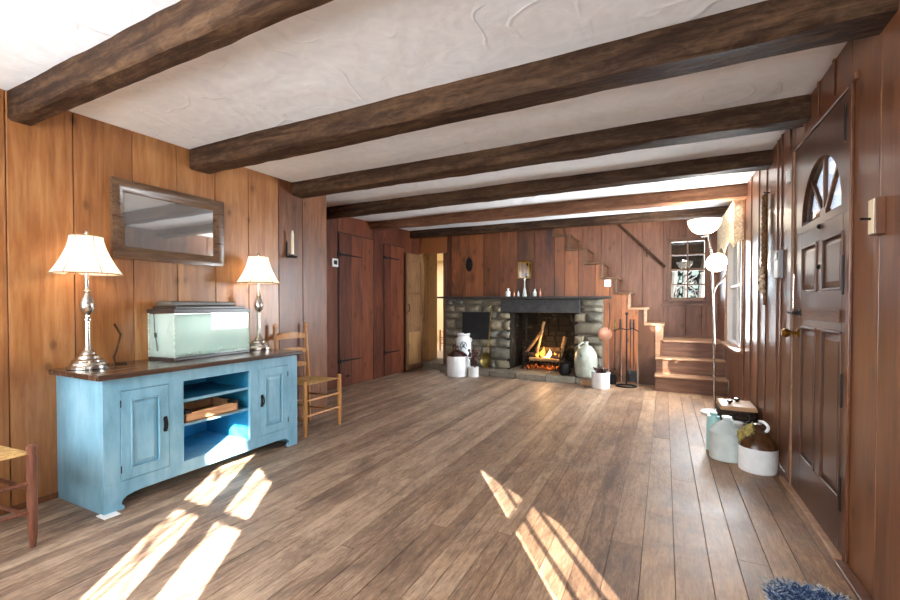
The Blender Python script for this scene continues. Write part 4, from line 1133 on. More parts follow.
# ------------------------------------------------------------------ aquarium (built square, then turned a little)
def aquarium():
    L, Dp, Hh = .60, .265, .335
    ang = math.radians(4.)
    ox, oy, oz = -2.85, 1.70, .753
    def w(u, v, z):   # u along length (+y), v depth towards wall
        return (ox-v*math.cos(ang)-u*math.sin(ang), oy+u*math.cos(ang)-v*math.sin(ang), oz+z)
    def bx(u0, u1, v0, v1, z0, z1): return MB().hexa([w(u0, v0, z0), w(u0, v1, z0), w(u1, v1, z0), w(u1, v0, z0), w(u0, v0, z1), w(u0, v1, z1), w(u1, v1, z1), w(u1, v0, z1)])
    t = thing('fish_tank', (-2.98, 2.0, .752), 'glass fish tank of cloudy pale green water on the blue cabinet', 'fish tank')
    m = bx(0, L, 0, Dp, 0, .02); m.build('base_frame', 'lid_black', t, .003, smooth=0)
    g = bx(.002, L-.002, .002, .006, .018, Hh-.02)
    for a in (bx(.002, L-.002, Dp-.006, Dp-.002, .018, Hh-.02), bx(.002, .006, .006, Dp-.006, .018, Hh-.02), bx(L-.006, L-.002, .006, Dp-.006, .018, Hh-.02)): g.add(a.v, a.f)
    g.build('glass', 'tank_glass', t, 0, smooth=0)
    wt = bx(.008, L-.008, .008, Dp-.008, .02, Hh-.03); wt.build('water', 'water', t, 0, smooth=0)
    e = MB()
    for u, v in ((.001, .001), (L-.007, .001), (.001, Dp-.007), (L-.007, Dp-.007)): q = bx(u, u+.006, v, v+.006, .018, Hh-.02); e.add(q.v, q.f)
    e.build('silicone_seam', 'gravel', t, 0, smooth=0)
    rs = random.Random(4); gr = MB()
    for _ in range(420):
        u, v = rs.uniform(.012, L-.012), rs.choice([rs.uniform(.009, .04), rs.uniform(.01, Dp-.01)])
        p = w(u, v, .026+rs.uniform(0, .022)); gr.ball(p, rs.uniform(.006, .011), 6)
    o = gr.build('gravel', 'gravel', t, 0); o['kind'] = 'stuff'
    m = bx(-.004, L+.004, -.004, Dp+.004, Hh-.022, Hh+.004); m.build('top_frame', 'lid_black', t, .002, smooth=0)
    m = bx(.03, L-.01, .03, Dp-.004, Hh+.004, Hh+.024); m.build('lid', 'lid_black', t, .004, smooth=0)
    lo = bx(.05, L-.04, .10, Dp-.012, Hh+.024, Hh+.058); lo.build('light_hood', 'lid_grey', t, .008, smooth=0)
    m = MB(); m.tube([w(-.002, .20, .33), w(-.003, .19, .22), w(-.003, .185, .17)], .003, 6); m.tube([w(-.002, .186, .18), w(-.003, .18, .15)], .008, 8); m.tube([w(-.003, .18, .15), w(-.004, .16, .06)], .004, 6)
    m.build('thermometer', 'black', t)
aquarium()
m = MB(); m.tube([(-3.145, 1.50, 1.0), (-3.135, 1.53, .93), (-3.11, 1.50, .85), (-3.09, 1.47, .79), (-3.05, 1.46, .757), (-3.0, 1.50, .757)], .006, 8)
tag(m.build('power_cord', 'beam', None), 'brown cord looping up the pine wall left of the fish tank', 'cord')

# ------------------------------------------------------------------ mirror
t = thing('wall_mirror', (XL, 1.87, 1.42), 'wide mirror in a bronze brown frame on the pine wall above the fish tank', 'mirror')
my0, my1, mz0, mz1 = 1.486, 2.258, 1.42, 1.932; fw = .082
xo = XL+.002
prof = [(0, .0), (.0, .03), (.02, .036), (.055, .022), (.078, .012), (.082, .006), (.082, 0)]   # inward distance, height off the wall
def mir_side(c0, c1, d0, d1):
    """c0,c1: outer corners; d0,d1: inward unit diagonals (y,z)"""
    vs = []
    for (u, h) in prof:
        vs.append((xo+h, c0[0]+d0[0]*u, c0[1]+d0[1]*u)); vs.append((xo+h, c1[0]+d1[0]*u, c1[1]+d1[1]*u))
    m = MB(); fs = [(2*i, 2*i+1, 2*i+3, 2*i+2) for i in range(len(prof)-1)]
    m.add(vs, fs); return m
cs = [((my0, mz0), (1, 1)), ((my1, mz0), (-1, 1)), ((my1, mz1), (-1, -1)), ((my0, mz1), (1, -1))]
fm = MB()
for i in range(4):
    (c0, d0), (c1, d1) = cs[i], cs[(i+1) % 4]; q = mir_side(c0, c1, d0, d1); fm.add(q.v, q.f)
fm.build('mirror_frame', 'frame', t, 0, smooth=50)
MB().box((xo, my0+.07, mz0+.07), (xo+.008, my1-.07, mz1-.07)).build('mirror_glass', 'mirror', t, 0, smooth=0)

# candle sconce
t = thing('candle_sconce', (XL, 2.95, 1.55), 'wall sconce holding one cream candle on the reddish planks', 'sconce')
MB().prism([(2.905, 1.58), (2.922, 1.56), (2.922, 1.70), (2.914, 1.72), (2.905, 1.70)], 'X', XL+.001, XL+.006).build('back_plate', 'iron', t)
MB().tube([(XL+.006, 2.935, 1.60), (XL+.03, 2.945, 1.57), (XL+.055, 2.935, 1.565)], .005, 8).build('arm', 'iron', t)
MB().lathe([(.0, 1.555), (.04, 1.56), (.046, 1.575), (.04, 1.57), (.015, 1.566), (.015, 1.59), (.012, 1.59), (0, 1.57)], (XL+.055, 2.935, 0), 20).build('drip_pan', 'iron', t)
MB().lathe([(.013, 1.575), (.013, 1.585), (.012, 1.78), (.006, 1.81), (.001, 1.815)], (XL+.055, 2.935, 0), 14).build('candle', 'candle', t)
# thermostat
t = thing('thermostat', (XF, 4.42, 1.68), 'white wall thermostat with dark screen beside the red closet door', 'thermostat')
box('case', (XF, 4.36, 1.625), (XF+.028, 4.475, 1.735), 'white', t, .006)
box('screen', (XF+.028, 4.385, 1.655), (XF+.030, 4.45, 1.71), 'black', t, .001)
t = thing('wall_switch', (-.747, YF, 1.44), 'small white switch plate beside the stair steps', 'light switch')
box('plate', (-.79, YF-.01, 1.39), (-.70, YF, 1.49), 'white', t, .003); box('toggle', (-.755, YF-.022, 1.43), (-.735, YF-.01, 1.455), 'white', t, .001)

# ------------------------------------------------------------------ chairs
def make_chair(label, wood_m):
    """ladder back chair; origin on the floor between the front legs, seat faces +x"""
    t = thing('ladder_back_chair', (0, 0, 0), label, 'chair', 'ladder back chairs with rush seats')
    W, Dp = .215, .36
    for s in (-1, 1):
        MB().lathe([(.011, 0), (.014, .03), (.018, .06), (.019, .2), (.019, .42), (.016, .44), (.019, .455), (.018, .468), (.008, .476)], (0, s*W, 0), 14).build('leg', wood_m, t)
        m = MB(); m.tube([(-Dp+.015, s*(W-.03), 0), (-Dp, s*(W-.03), .25), (-Dp, s*(W-.03), .45), (-Dp-.03, s*(W-.03), .9)], [.013, .018, .018, .014], 12)
        m.lathe([(.014, .895), (.01, .905), (.017, .92), (.015, .938), (.006, .95), (0, .955)], (-Dp-.031, s*(W-.03), 0), 12); m.build('back_post', wood_m, t)
        for z in (.14, .27): MB().tube([(0, s*W, z), (-Dp, s*(W-.03), z)], .009, 8).build('stretcher', wood_m, t)
    for z in (.17, .30): MB().tube([(0, -W, z), (0, W, z)], .010, 8).build('stretcher', wood_m, t)
    MB().tube([(-Dp, -W+.03, .22), (-Dp, W-.03, .22)], .009, 8).build('stretcher', wood_m, t)
    for z, h in ((.83, .06), (.69, .055), (.56, .05)):
        vs = []; n = 12; x0 = -Dp-.03*(z-.45)/.45
        for i in range(n+1):
            u = i/n*2-1; yy = u*(W-.03); bow = -.025*(1-u*u); top = h*(.5+.5*(1-abs(u)**3)*1.)
            for dx in (0, .008):
                vs.append((x0+bow+dx, yy, z-h*.4)); vs.append((x0+bow+dx, yy, z-h*.4+top))
        fs = []
        for i in range(n):
            a, b = i*4, i*4+4
            fs += [(a, b, b+1, a+1), (a+2, a+3, b+3, b+2), (a+1, b+1, b+3, a+3), (a, a+2, b+2, b)]
        fs += [(0, 1, 3, 2), (n*4, n*4+2, n*4+3, n*4+1)]
        m = MB(); m.add(vs, fs); m.build('back_slat', wood_m, t)
    # rush seat, gently dished
    vs = []; fs = []; n = 14
    for top in (1, 0):
        for j in range(n+1):
            for i in range(n+1):
                u, v = i/n, j/n; x = .012-u*(Dp+.02); hw = (W+.005)-.03*u; y = (v*2-1)*hw
                e = (1-abs(2*u-1)**6)*(1-abs(2*v-1)**6)
                z = .449-.008*math.sin(PI*u)*math.sin(PI*v) if top else .425
                z = z if top else z; z += (-.012*(1-e) if top else .012*(1-e)); vs.append((x, y, z))
    q = (n+1)**2
    for j in range(n):
        for i in range(n):
            a = j*(n+1)+i; fs.append((a, a+1, a+n+2, a+n+1)); fs.append((q+a, q+a+n+1, q+a+n+2, q+a+1))
    for i in range(n):
        for a, b in ((i, i+1), (n*(n+1)+i, n*(n+1)+i+1), (i*(n+1), (i+1)*(n+1)), (i*(n+1)+n, (i+1)*(n+1)+n)): fs.append((a, b, q+b, q+a))
    m = MB(); m.add(vs, fs); m.build('seat', 'rush', t, 0, smooth=60)
    return t
ch = make_chair('golden ladder back chair with woven rush seat beyond the blue cabinet', 'chair_light')
ch.location = (-2.715, 2.912, 0)
c2 = copy_tree(ch); c2.location = (-2.61, .69, 0)
c2['label'] = 'brown wooden chair with woven rush seat cut off at the left picture edge'
for o in [x for x in bpy.data.objects if x.parent == c2]:
    if not o.name.startswith('seat'):
        o.data = o.data.copy(); o.data.materials.clear(); o.data.materials.append(M['chair_dark'])
# small chair seen through the doorway
c3 = copy_tree(ch); c3.location = (-4.27, 8.55, .1); c3.rotation_euler = (0, 0, 2.2)
c3['label'] = 'golden wooden chair seen through the open doorway'

# ------------------------------------------------------------------ fireside pieces
def crock(name, x, y, z, r, h, mat, label, cat='crock', rim=True):
    t = thing(name, (x, y, z), label, cat)
    MB().lathe([(r*.96, 0), (r, .01), (r, h-.02), (r*1.04, h-.015), (r*1.04, h), (r*.93, h), (r*.93, h*.55), (0, h*.55)], (x, y, z), 32).build('body', mat, t)
    return t
t = thing('brown_top_jug', (-2.93, 6.13, 0), 'large white stoneware jug with dark brown shoulder left of the fireplace', 'jug')
MB().lathe([(.155, 0), (.162, .01), (.162, .31), (.160, .318)], (-2.93, 6.13, 0), 36).build('body', 'stoneware', t)
MB().lathe([(.160, .316), (.163, .322), (.15, .345), (.10, .385), (.05, .41), (.028, .42), (.026, .45), (.032, .455), (.032, .47), (.02, .472)], (-2.93, 6.13, 0), 36).build('shoulder', 'darkglaze', t)
m = MB(); ring_handle(m, (-2.93, 6.13, .40), .03, PI, .010, 0, .085, .045); m.build('handle', 'darkglaze', t)
t = thing('marked_churn', (-2.955, 6.43, .09), 'white stoneware churn with a blue flower mark behind the brown topped jug', 'churn')
c = (-2.955, 6.43, .09)
MB().lathe([(.10, 0), (.118, .02), (.127, .2), (.127, .42), (.118, .47), (.10, .50), (.10, .53), (.108, .54), (.108, .565), (.092, .565), (.09, .45), (0, .4)], c, 32).build('body', 'stoneware', t)
for s in (-1, 1):
    m = MB(); ring_handle(m, (c[0], c[1], c[2]+.43), .12, 0 if s > 0 else PI, .010, 0, .06, .022); m.build('handle', 'stoneware', t)
m = MB(); va = math.atan2(-c[1], -c[0])
def onc(a, z, r=.1285): return (c[0]+r*math.cos(va+a), c[1]+r*math.sin(va+a), c[2]+z)
m.tube([onc(.42*math.cos(q), .36+.075*math.sin(q)) for q in [i*2*PI/14 for i in range(10)]], .006, 6)
m.tube([onc(-.35, .32), onc(0, .37), onc(.3, .43)], .006, 6); m.tube([onc(.35, .32), onc(.1, .35), onc(-.25, .43)], .006, 6); m.ball(onc(0, .36), .018, 8)
m.build('painted_mark', 'cobalt', t)
t = crock('small_white_crock', -2.665, 6.17, 0, .082, .155, 'stoneware', 'small white crock of dried flowers beside the brown topped jug')
t = thing('dried_flowers', (-2.665, 6.17, .085), 'bunch of dried dark flowers standing in the small left crock', 'dried flowers')
rs = random.Random(31)
for k in range(24):
    a = rs.uniform(0, 2*PI); r = rs.uniform(.03, .09); h = rs.uniform(.28, .42)
    m = MB(); m.tube([(-2.665+.02*math.cos(a), 6.17+.02*math.sin(a), .09), (-2.665+r*.6*math.cos(a), 6.17+r*.6*math.sin(a), .09+(h-.09)*.6), (-2.665+r*math.cos(a), 6.17+r*math.sin(a), h)], .003, 5)
    m.ball((-2.665+r*math.cos(a), 6.17+r*math.sin(a), h), rs.uniform(.014, .024), 8); m.build('stem', 'plant', t)
t = thing('brass_ladle', (-2.58, 6.45, .1), 'long handled tarnished brass pan leaning against the stone left pier', 'pan')
rot = Matrix.Rotation(-PI*.40, 3, 'X') @ Matrix.Rotation(0, 3, 'Y')
# the bowl faces the room, tilted upward
rot = Matrix.Rotation(PI*.42, 3, 'X')
MB().lathe([(.0, -.05), (.04, -.045), (.075, -.02), (.092, .01), (.097, .012), (.092, .014), (.075, -.01), (.04, -.034), (0, -.038)], (-2.545, 6.40, .235), 30, Matrix.Scale(1.35, 3, Vector((0, 0, 1))) @ rot).build('pan_bowl', 'brass_dull', t)
MB().tube([(-2.535, 6.43, .37), (-2.52, 6.46, .6), (-2.485, 6.49, 1.17)], [.014, .011, .010], 8).build('handle', 'brass_dull', t)
t = thing('iron_pot', (-1.30, 6.38, .09), 'small black iron pot on the hearth left of the tall jug', 'pot')
MB().lathe([(.05, .02), (.08, .03), (.092, .08), (.085, .15), (.074, .18), (.086, .19), (.086, .20), (.05, .215), (.015, .222), (.012, .24), (.02, .245), (0, .255)], (-1.30, 6.38, .085), 28).build('body', 'iron', t)
for a in (0, 2.1, 4.2): MB().tube([(-1.30+.06*math.cos(a), 6.38+.06*math.sin(a), .12), (-1.30+.065*math.cos(a), 6.38+.065*math.sin(a), .092)], .009, 6).build('foot', 'iron', t)
MB().tube([(-1.30+.09*math.cos(q), 6.38, .28+.09*math.sin(q)) for q in [PI*i/12 for i in range(13)]], .004, 6).build('bail_handle', 'iron', t)
t = thing('tall_grey_jug', (-1.005, 6.40, .09), 'tall grey stoneware jug with rounded shoulder on the hearth right of the fire', 'jug')
c = (-1.005, 6.40, .092)
MB().lathe([(.13, 0), (.142, .01), (.158, .12), (.160, .25), (.148, .33), (.11, .40), (.06, .44), (.034, .455), (.03, .48), (.038, .485), (.038, .505), (.02, .507)], c, 36).build('body', 'bigware', t)
m = MB(); ring_handle(m, (c[0], c[1], c[2]+.385), .03, PI*1.2, .012, 0, .10, .08); m.build('handle', 'bigware', t)
m = MB(); va = math.atan2(-c[1], -c[0])
def onj(a, z, r=.152): return (c[0]+r*math.cos(va+a), c[1]+r*math.sin(va+a), c[2]+z)
m.tube([onj(-.5+.1*math.sin(i), .29+.012*i) for i in range(5)], .005, 6); m.build('painted_mark', 'cobalt', t)
t = crock('round_white_crock', -.765, 6.10, 0, .118, .215, 'stoneware', 'white crock with a dark plant standing on the floor right of the hearth')
t = thing('potted_succulent', (-.765, 6.10, .118), 'dark reddish plant inside the white crock right of the hearth', 'plant')
MB().lathe([(.0, .118), (.10, .118), (.105, .19), (0, .20)], (-.765, 6.10, 0), 20).build('soil', 'bark', t)
for k in range(10):
    a = k*2.4; r = .02+.006*k
    m = MB(); m.tube([(-.765+r*math.cos(a)*.5, 6.10+r*math.sin(a)*.5, .19), (-.765+r*math.cos(a)*1.1, 6.10+r*math.sin(a)*1.1, .24), (-.765+r*math.cos(a)*1.5, 6.10+r*math.sin(a)*1.5, .27)], [.012, .018, .004], 8); m.build('leaf', 'darkglaze', t)
rs = random.Random(41)
for (x, y), lb in (((-.99, 6.155), 'brown pine cone on the floor in front of the tall grey jug, left one'), ((-.93, 6.13), 'brown pine cone on the floor beside the white crock, right one')):
    m = MB()
    for k in range(40):
        q = k/40; r = .034*math.sin(PI*(.12+.8*q)); a = k*2.4
        m.ball((x+r*math.cos(a), y+r*math.sin(a), .012+q*.07), .009, 6, (1, 1, .6))
    m.lathe([(.01, .006), (.024, .025), (.02, .06), (.004, .082)], (x, y, 0), 10)
    tag(m.build('pine_cone', 'tray', None), lb, 'pine cone', 'pine cones by the hearth')
tag(MB().box((-.705, 6.43, 0), (-.60, 6.57, .14)).build('black_box', 'iron', None, .012, smooth=0), 'small black metal box on the floor between crock and fire tools', 'box')

# copper skimmer on the wall
t = thing('copper_skimmer', (-.80, 6.55, .9), 'round pale copper skimmer hanging by its black handle right of the stone pier', 'skimmer')
MB().lathe([(0, .012), (.04, .011), (.085, .004), (.098, 0), (.092, -.004), (0, .002)], (-.765, 6.545, .70), 28, Matrix.Rotation(PI/2, 3, 'X')).build('disc', 'copper', t)
MB().tube([(-.72, 6.54, .76), (-.70, 6.58, .92), (-.72, 6.63, 1.15)], .005, 6).build('handle', 'iron', t)
MB().tube([(-.72, YF, 1.155), (-.72, YF-.03, 1.155)], .004, 6).build('nail', 'iron', t)

# fireplace tools stand
sx, sy = -.46, 6.34
t = thing('tool_stand', (sx, sy, 0), 'black iron stand on a round base for the fireplace tools', 'stand')
MB().tube([(sx+.13*math.cos(a), sy+.11*math.sin(a), .012) for a in [2*PI*i/32 for i in range(32)]], .011, 8, closed=True).build('base_ring', 'iron', t)
MB().tube([(sx-.13, sy, .014), (sx, sy, .03), (sx+.13, sy, .014)], .009, 8).build('base_bar', 'iron', t)
MB().tube([(sx, sy, .02), (sx, sy, .98)], .010, 8).build('post', 'iron', t)
MB().ball((sx, sy, 1.0), .022).build('finial', 'iron', t)
MB().tube([(sx-.17, sy-.01, .76), (sx-.08, sy, .80), (sx, sy, .78), (sx+.08, sy, .80), (sx+.15, sy-.01, .76)], .007, 8).build('hook_arm', 'iron', t)
def tool(name, x, y, lb, kind):
    t = thing(name, (x, y, .1), lb, name.replace('_', ' '), 'fireplace tools on the iron stand')
    MB().tube([(x, y, .22), (x, y, .86)], .006, 8).build('shaft', 'iron', t)
    MB().lathe([(.007, .78), (.012, .8), (.012, .88), (.006, .9), (.014, .915), (0, .93)], (x, y, 0), 10).build('handle', 'brass_dull' if kind == 'tongs' else 'iron', t)
    if kind == 'shovel':
        MB().hexa([(x-.045, y-.02, .08), (x+.045, y-.02, .08), (x+.045, y-.012, .08), (x-.045, y-.012, .08), (x-.04, y, .23), (x+.04, y, .23), (x+.04, y+.008, .23), (x-.04, y+.008, .23)]).build('blade', 'iron', t, .003, smooth=0)
    elif kind == 'brush':
        MB().lathe([(.05, .07), (.055, .1), (.045, .2), (.012, .24)], (x, y, 0), 14).build('bristles', 'bark', t)
    elif kind == 'poker':
        MB().tube([(x, y, .24), (x, y, .1), (x+.002, y, .06)], [.006, .006, .002], 8).build('tip', 'iron', t)
        MB().tube([(x, y, .16), (x+.03, y, .13), (x+.03, y, .10)], .005, 6).build('hook', 'iron', t)
    else:
        for s in (-1, 1): MB().tube([(x, y, .26), (x+s*.02, y, .2), (x+s*.004, y, .07)], .005, 6).build('jaw', 'iron', t)
tool('fire_shovel', sx+.09, sy-.035, 'iron fire shovel hanging right of the tool stand post', 'shovel')
tool('fire_poker', sx-.08, sy-.03, 'iron poker hanging left of the tool stand post', 'poker')
tool('hearth_brush', sx+.045, sy+.05, 'hearth brush with dark bristles hanging behind the tool stand', 'brush')
tool('fire_tongs', sx-.15, sy-.01, 'iron tongs hanging leftmost on the tool stand', 'tongs')

# mantel pieces ---------------------------------------------------------------
def mz(x): return 1.262+(x+3.44)/2.75*(-.019)
MY = 6.50
def bottle(x, r, h, mat, lb, name='mantel_bottle', cat='bottle', grp='small bottles on the mantel shelf'):
    z = mz(x)+.001
    m = MB(); m.lathe([(r*.9, 0), (r, .005), (r, h*.55), (r*.8, h*.66), (r*.38, h*.74), (r*.36, h*.9), (r*.5, h*.92), (r*.5, h), (0, h)], (x, MY, z), 18)
    tag(m.build(name, mat, None), lb, cat, grp)
bottle(-2.215, .04, .125, 'stoneware', 'white salt shaker shaped bottle, leftmost on the mantel shelf')
bottle(-2.115, .014, .075, 'copper', 'tiny brownish bottle just right of the white mantel bottle')
bottle(-2.045, .018, .085, 'greyware', 'small pale bottle left of the lantern candlestick on the mantel')
bottle(-1.855, .022, .08, 'lid_black', 'small dark bottle just right of the lantern candlestick')
bottle(-1.785, .030, .115, 'greyware', 'grey pointed bottle on the mantel, second from the right end of the row')
bottle(-1.70, .012, .12, 'copper', 'thin brown bottle at the right end of the mantel row')
t = thing('lantern_candlestick', (-1.945, MY, mz(-1.95)), 'brass and glass lantern on a slim stem in the middle of the mantel', 'lantern')
x, z = -1.945, mz(-1.945)+.001
MB().lathe([(.035, 0), (.038, .01), (.03, .05), (.022, .10), (.010, .14), (.008, .25), (.02, .27), (.02, .28), (0, .28)], (x, MY, z), 20).build('stem', 'greyware', t)
lz0, lz1, hw = z+.28, z+.53, .085
m = MB(); m.box((x-hw, MY-hw*.7, lz0), (x+hw, MY+hw*.7, lz0+.012)); m.box((x-hw, MY-hw*.7, lz1-.012), (x+hw, MY+hw*.7, lz1))
for sx_ in (-1, 1):
    for sy_ in (-1, 1): m.box((x+sx_*hw-.006, MY+sy_*hw*.7-.006, lz0), (x+sx_*hw+.006, MY+sy_*hw*.7+.006, lz1))
m.hexa([(x-hw*.8, MY-.05, lz1), (x+hw*.8, MY-.05, lz1), (x+hw*.8, MY+.05, lz1), (x-hw*.8, MY+.05, lz1), (x-.02, MY-.015, lz1+.035), (x+.02, MY-.015, lz1+.035), (x+.02, MY+.015, lz1+.035), (x-.02, MY+.015, lz1+.035)])
m.build('lantern_frame', 'brass', t, .002, smooth=0)
g = MB(); g.box((x-hw+.006, MY-hw*.7+.002, lz0+.012), (x+hw-.006, MY-hw*.7+.005, lz1-.012)); g.box((x-hw+.006, MY+hw*.7-.005, lz0+.012), (x+hw-.006, MY+hw*.7-.002, lz1-.012)); g.build('pane', 'mirror_soft', t, 0, smooth=0) if 'mirror_soft' in M else g.build('pane', 'glass', t, 0, smooth=0)
MB().lathe([(.012, lz0+.012), (.012, lz0+.13), (.002, lz0+.15)], (x, MY, 0), 12).build('candle', 'candle', t)
# dark leaf shaped ornament
t = thing('wall_ornament', (-2.95, YF, 1.8), 'dark oval iron leaf ornament hanging on the planks above the mantel', 'ornament')
m = MB(); m.prism([(-2.95+.06*math.sin(a)*(1 if a < PI else 1), 1.80-.115*math.cos(a)) for a in [2*PI*i/24 for i in range(24)]], 'Y', YF-.014, YF-.002); m.build('plate', 'iron', t, .004, smooth=0)
MB().tube([(-2.95, YF-.018, 1.70), (-2.95, YF-.03, 1.78), (-2.95, YF-.018, 1.93)], .008, 8).build('rib', 'iron', t)
for s in (-1, 1): MB().tube([(-2.95, YF-.02, 1.76), (-2.95+s*.03, YF-.024, 1.80), (-2.95+s*.035, YF-.02, 1.84)], .006, 6).build('scroll', 'iron', t)

# ------------------------------------------------------------------ outdoors
struct(box('ground_outside', (-30, -30, -.6), (30, 40, -.5), 'ground', None, 0), 'brown leafy ground outside the windows', 'ground')
t = thing('dark_backing_roof', (.3, 8.2, 2.3), 'dark roof added outside the stair window as backing for its reflection', 'added roof')  # added dark backing so the upper panes show the room's reflection
MB().hexa([(-2, 7.52, 2.35), (3, 7.52, 2.35), (3, 9.4, 1.80), (-2, 9.4, 1.80), (-2, 7.52, 2.4), (3, 7.52, 2.4), (3, 9.4, 1.84), (-2, 9.4, 1.84)]).build('roof_deck', 'beam', t, 0, smooth=0)
for x in (.0, .6, 1.2): MB().hexa([(x, 7.52, 2.27), (x+.06, 7.52, 2.27), (x+.06, 9.4, 1.74), (x, 9.4, 1.74), (x, 7.52, 2.35), (x+.06, 7.52, 2.35), (x+.06, 9.4, 1.80), (x, 9.4, 1.80)]).build('rafter', 'oldboard', t, 0, smooth=0)
t = thing('sun_block_roof', (1.5, 2.4, 2.2), 'small roof added outside the front door to block sun', 'added roof')  # unseen roof added to block sun through the fanlight
MB().box((.86, 1.0, 2.2), (2.3, 3.9, 2.26)).build('roof_deck', 'beam', t, 0, smooth=0)
for y in (1.1, 3.8): MB().box((2.15, y-.04, -.5), (2.23, y+.04, 2.2)).build('post', 'beam', t, 0, smooth=0)
t = thing('dapple_shrub', (-.2, -2.4, -.5), 'bare shrub added outside the narrow window to dapple its sun patch', 'shrub')  # unseen twigs added to break up the floor sun patch
rq = random.Random(5)
for k in range(9):
    m = MB(); x = -.2+rq.uniform(-.2, .3); dx = rq.uniform(-.5, .9)
    m.tube([(x, -2.4, -.5), (x+dx*.5, -2.4, 1.2), (x+dx, -2.3, 2.9)], [.016, .012, .005], 5)
    for q in range(5):
        h = rq.uniform(1., 2.6); tt = (h+.5)/3.4; e = rq.choice((-1, 1))*rq.uniform(.1, .3)
        m.tube([(x+dx*tt, -2.37, h), (x+dx*tt+e, -2.3, h+.15), (x+dx*tt+e*1.6, -2.3, h+.4)], [.008, .005, .002], 5)
    m.build('branch', 'bark', t)
t = thing('sun_block_tree', (1.95, 4.6, -.5), 'dense evergreen added outside to block sun at the side window', 'tree')  # unseen tree added to block sun through window_2
rq = random.Random(8)
MB().tube([(1.95, 4.6, -.5), (1.95, 4.6, 1.0), (1.95, 4.6, 3.2)], [.08, .07, .02], 8).build('trunk', 'bark', t)
m = MB()
for k in range(1500):
    a = rq.uniform(0, 2*PI); q = rq.random(); rr = .62*math.sqrt(rq.random())*(1-.35*q)
    m.ball((1.95+.75*rr*math.cos(a), 4.6+1.15*rr*math.sin(a), .8+2.5*q), rq.uniform(.04, .085), 6)
m.build('crown', 'leaf', t)
rs = random.Random(77)
tree_labels = ['grey trunk outside, at the left edge of the stair window', 'thin dark trunk outside left of the stair window middle', 'grey trunk outside behind the middle of the stair window', 'leaning thin trunk outside right of the stair window middle', 'dark trunk outside at the right edge of the stair window']
for k, (x, y) in enumerate([(.15, 11.5), (.45, 13.), (.75, 12.), (.95, 14.), (1.15, 12.5)]):
    t = thing('bare_tree', (x, y, -.5), tree_labels[k], 'tree', 'trees outside the stair window')
    m = MB(); top = (x+rs.uniform(-.4, .4), y, 5.)
    m.tube([(x, y, -.5), (x+.04, y, 1.5), top], [.09, .07, .03], 8); m.build('trunk', 'bark', t)
    m = MB()
    for b in range(9):
        z = rs.uniform(.2, 2.2); a = rs.uniform(0, 2*PI); L = rs.uniform(.4, 1.)
        m.tube([(x+.03, y, z), (x+L*.5*math.cos(a), y+.2*math.sin(a), z+.2), (x+L*math.cos(a), y+.3*math.sin(a), z+.5)], [.022, .014, .004], 5)
    m.build('branches', 'bark', t)
m = MB()
for k in range(1900):
    m.ball((rs.uniform(-1.5, 3.5), rs.uniform(15, 16.5), rs.uniform(-.5, 3.4)), rs.uniform(.05, .19), 6)
tag(m.build('hedge', 'leaf', None), 'dark green hedge far outside the stair window', 'hedge', kind='stuff')

# ------------------------------------------------------------------ light
W = bpy.data.worlds.new('world'); SC.world = W; W.use_nodes = True
nt = W.node_tree; nt.nodes.clear()
bg = nt.nodes.new('ShaderNodeBackground'); bg.inputs[0].default_value = lin((214, 230, 255)); bg.inputs[1].default_value = 1.6
wo = nt.nodes.new('ShaderNodeOutputWorld'); nt.links.new(bg.outputs[0], wo.inputs[0])
def area(name, loc, size, direction, power, col=(1, 1, 1), spread=PI):
    l = bpy.data.lights.new(name, 'AREA'); l.shape = 'RECTANGLE'; l.size, l.size_y = size; l.energy = power; l.color = col; l.spread = spread
    o = bpy.data.objects.new(name, l); COL.objects.link(o); o.location = loc
    o.rotation_euler = Vector(direction).to_track_quat('-Z', 'Y').to_euler(); return o
def point(name, loc, power, col, r=.04):
    l = bpy.data.lights.new(name, 'POINT'); l.energy = power; l.color = col; l.shadow_soft_size = r
    o = bpy.data.objects.new(name, l); COL.objects.link(o); o.location = loc; return o
DAY = (.86, .94, 1.)
area('wide_window_fill', (-2.0, YN+.07, 1.35), (1.5, 1.25), (.15, 1, -.12), 60, DAY)  # fill light added in front of the blind
area('daylight_narrow_window', (-.55, YN-.16, 1.40), (.6, 1.25), (.1, 1, .0), 62, DAY)
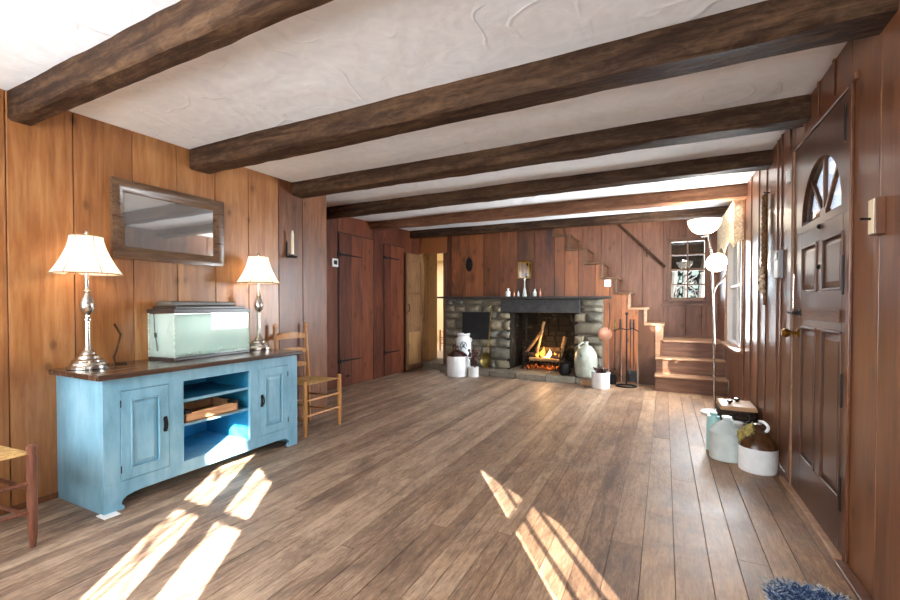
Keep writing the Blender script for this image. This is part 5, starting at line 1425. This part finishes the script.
area('daylight_side_window', (XR+.16, .36, 1.1), (.55, 1.0), (-1, .5, .0), 20, DAY)
area('daylight_far_window', (XR-.03, 5.82, 1.25), (1.1, 1.1), (-1, -.25, .1), 62, DAY)
area('daylight_stair_window', (.31, YB+.13, 1.66), (.5, .9), (0, -1, 0), 12, DAY)
area('stairwell_fill', (-1.2, 7.03, 3.85), (3., .5), (0, 0, -1), 34, (1, .96, .9))  # fill added over the stairwell; an upstairs window is only presumed
area('back_room_daylight', (-5.2, 9.3, 2.35), (2., 2.), (0, 0, -1), 42, (.98, .97, .93))
area('tank_light', (-2.985, 2.0, 1.06), (.16, .5), (0, 0, -1), 1.6, (1, 1, 1))
sun = bpy.data.lights.new('sun', 'SUN'); sun.energy = 48.; sun.angle = .007; sun.color = (1, .96, .88)
so = bpy.data.objects.new('sun', sun); COL.objects.link(so)
so.rotation_euler = Vector((-.57, .82, -.45)).to_track_quat('-Z', 'Y').to_euler()
for y in (1.295, 2.475): point('table_lamp_light', (-3.0, y, 1.36), 3.4, (1, .82, .6), .035)
point('torchiere_light', (.36, 5.11, 1.96), 15, (1, .94, .86), .06)
point('reading_light', (.46, 5.0, 1.51), 1.2, (1, .95, .88), .04)
point('fire_light', (-1.68, 6.72, .5), 4, (1, .55, .2), .08)

# ------------------------------------------------------------------ camera
cam = bpy.data.cameras.new('camera'); co = bpy.data.objects.new('camera', cam); COL.objects.link(co)
cam.sensor_width = 36; cam.lens = 430/900*36; cam.shift_y = .01306; cam.clip_start = .02
co.location = (0, 0, 1.12); co.rotation_euler = (PI/2-math.radians(.9), 0, math.radians(26.5))
SC.camera = co
SC.view_settings.view_transform = 'Standard'; SC.view_settings.look = 'None'
SC.view_settings.gamma = 1; SC.view_settings.use_curve_mapping = False; SC.view_settings.exposure = 1.32
try:
    SC.cycles.use_denoising = True; SC.cycles.max_bounces = 10; SC.cycles.diffuse_bounces = 6; SC.cycles.sample_clamp_indirect = 6; SC.cycles.caustics_reflective = False
except Exception: pass
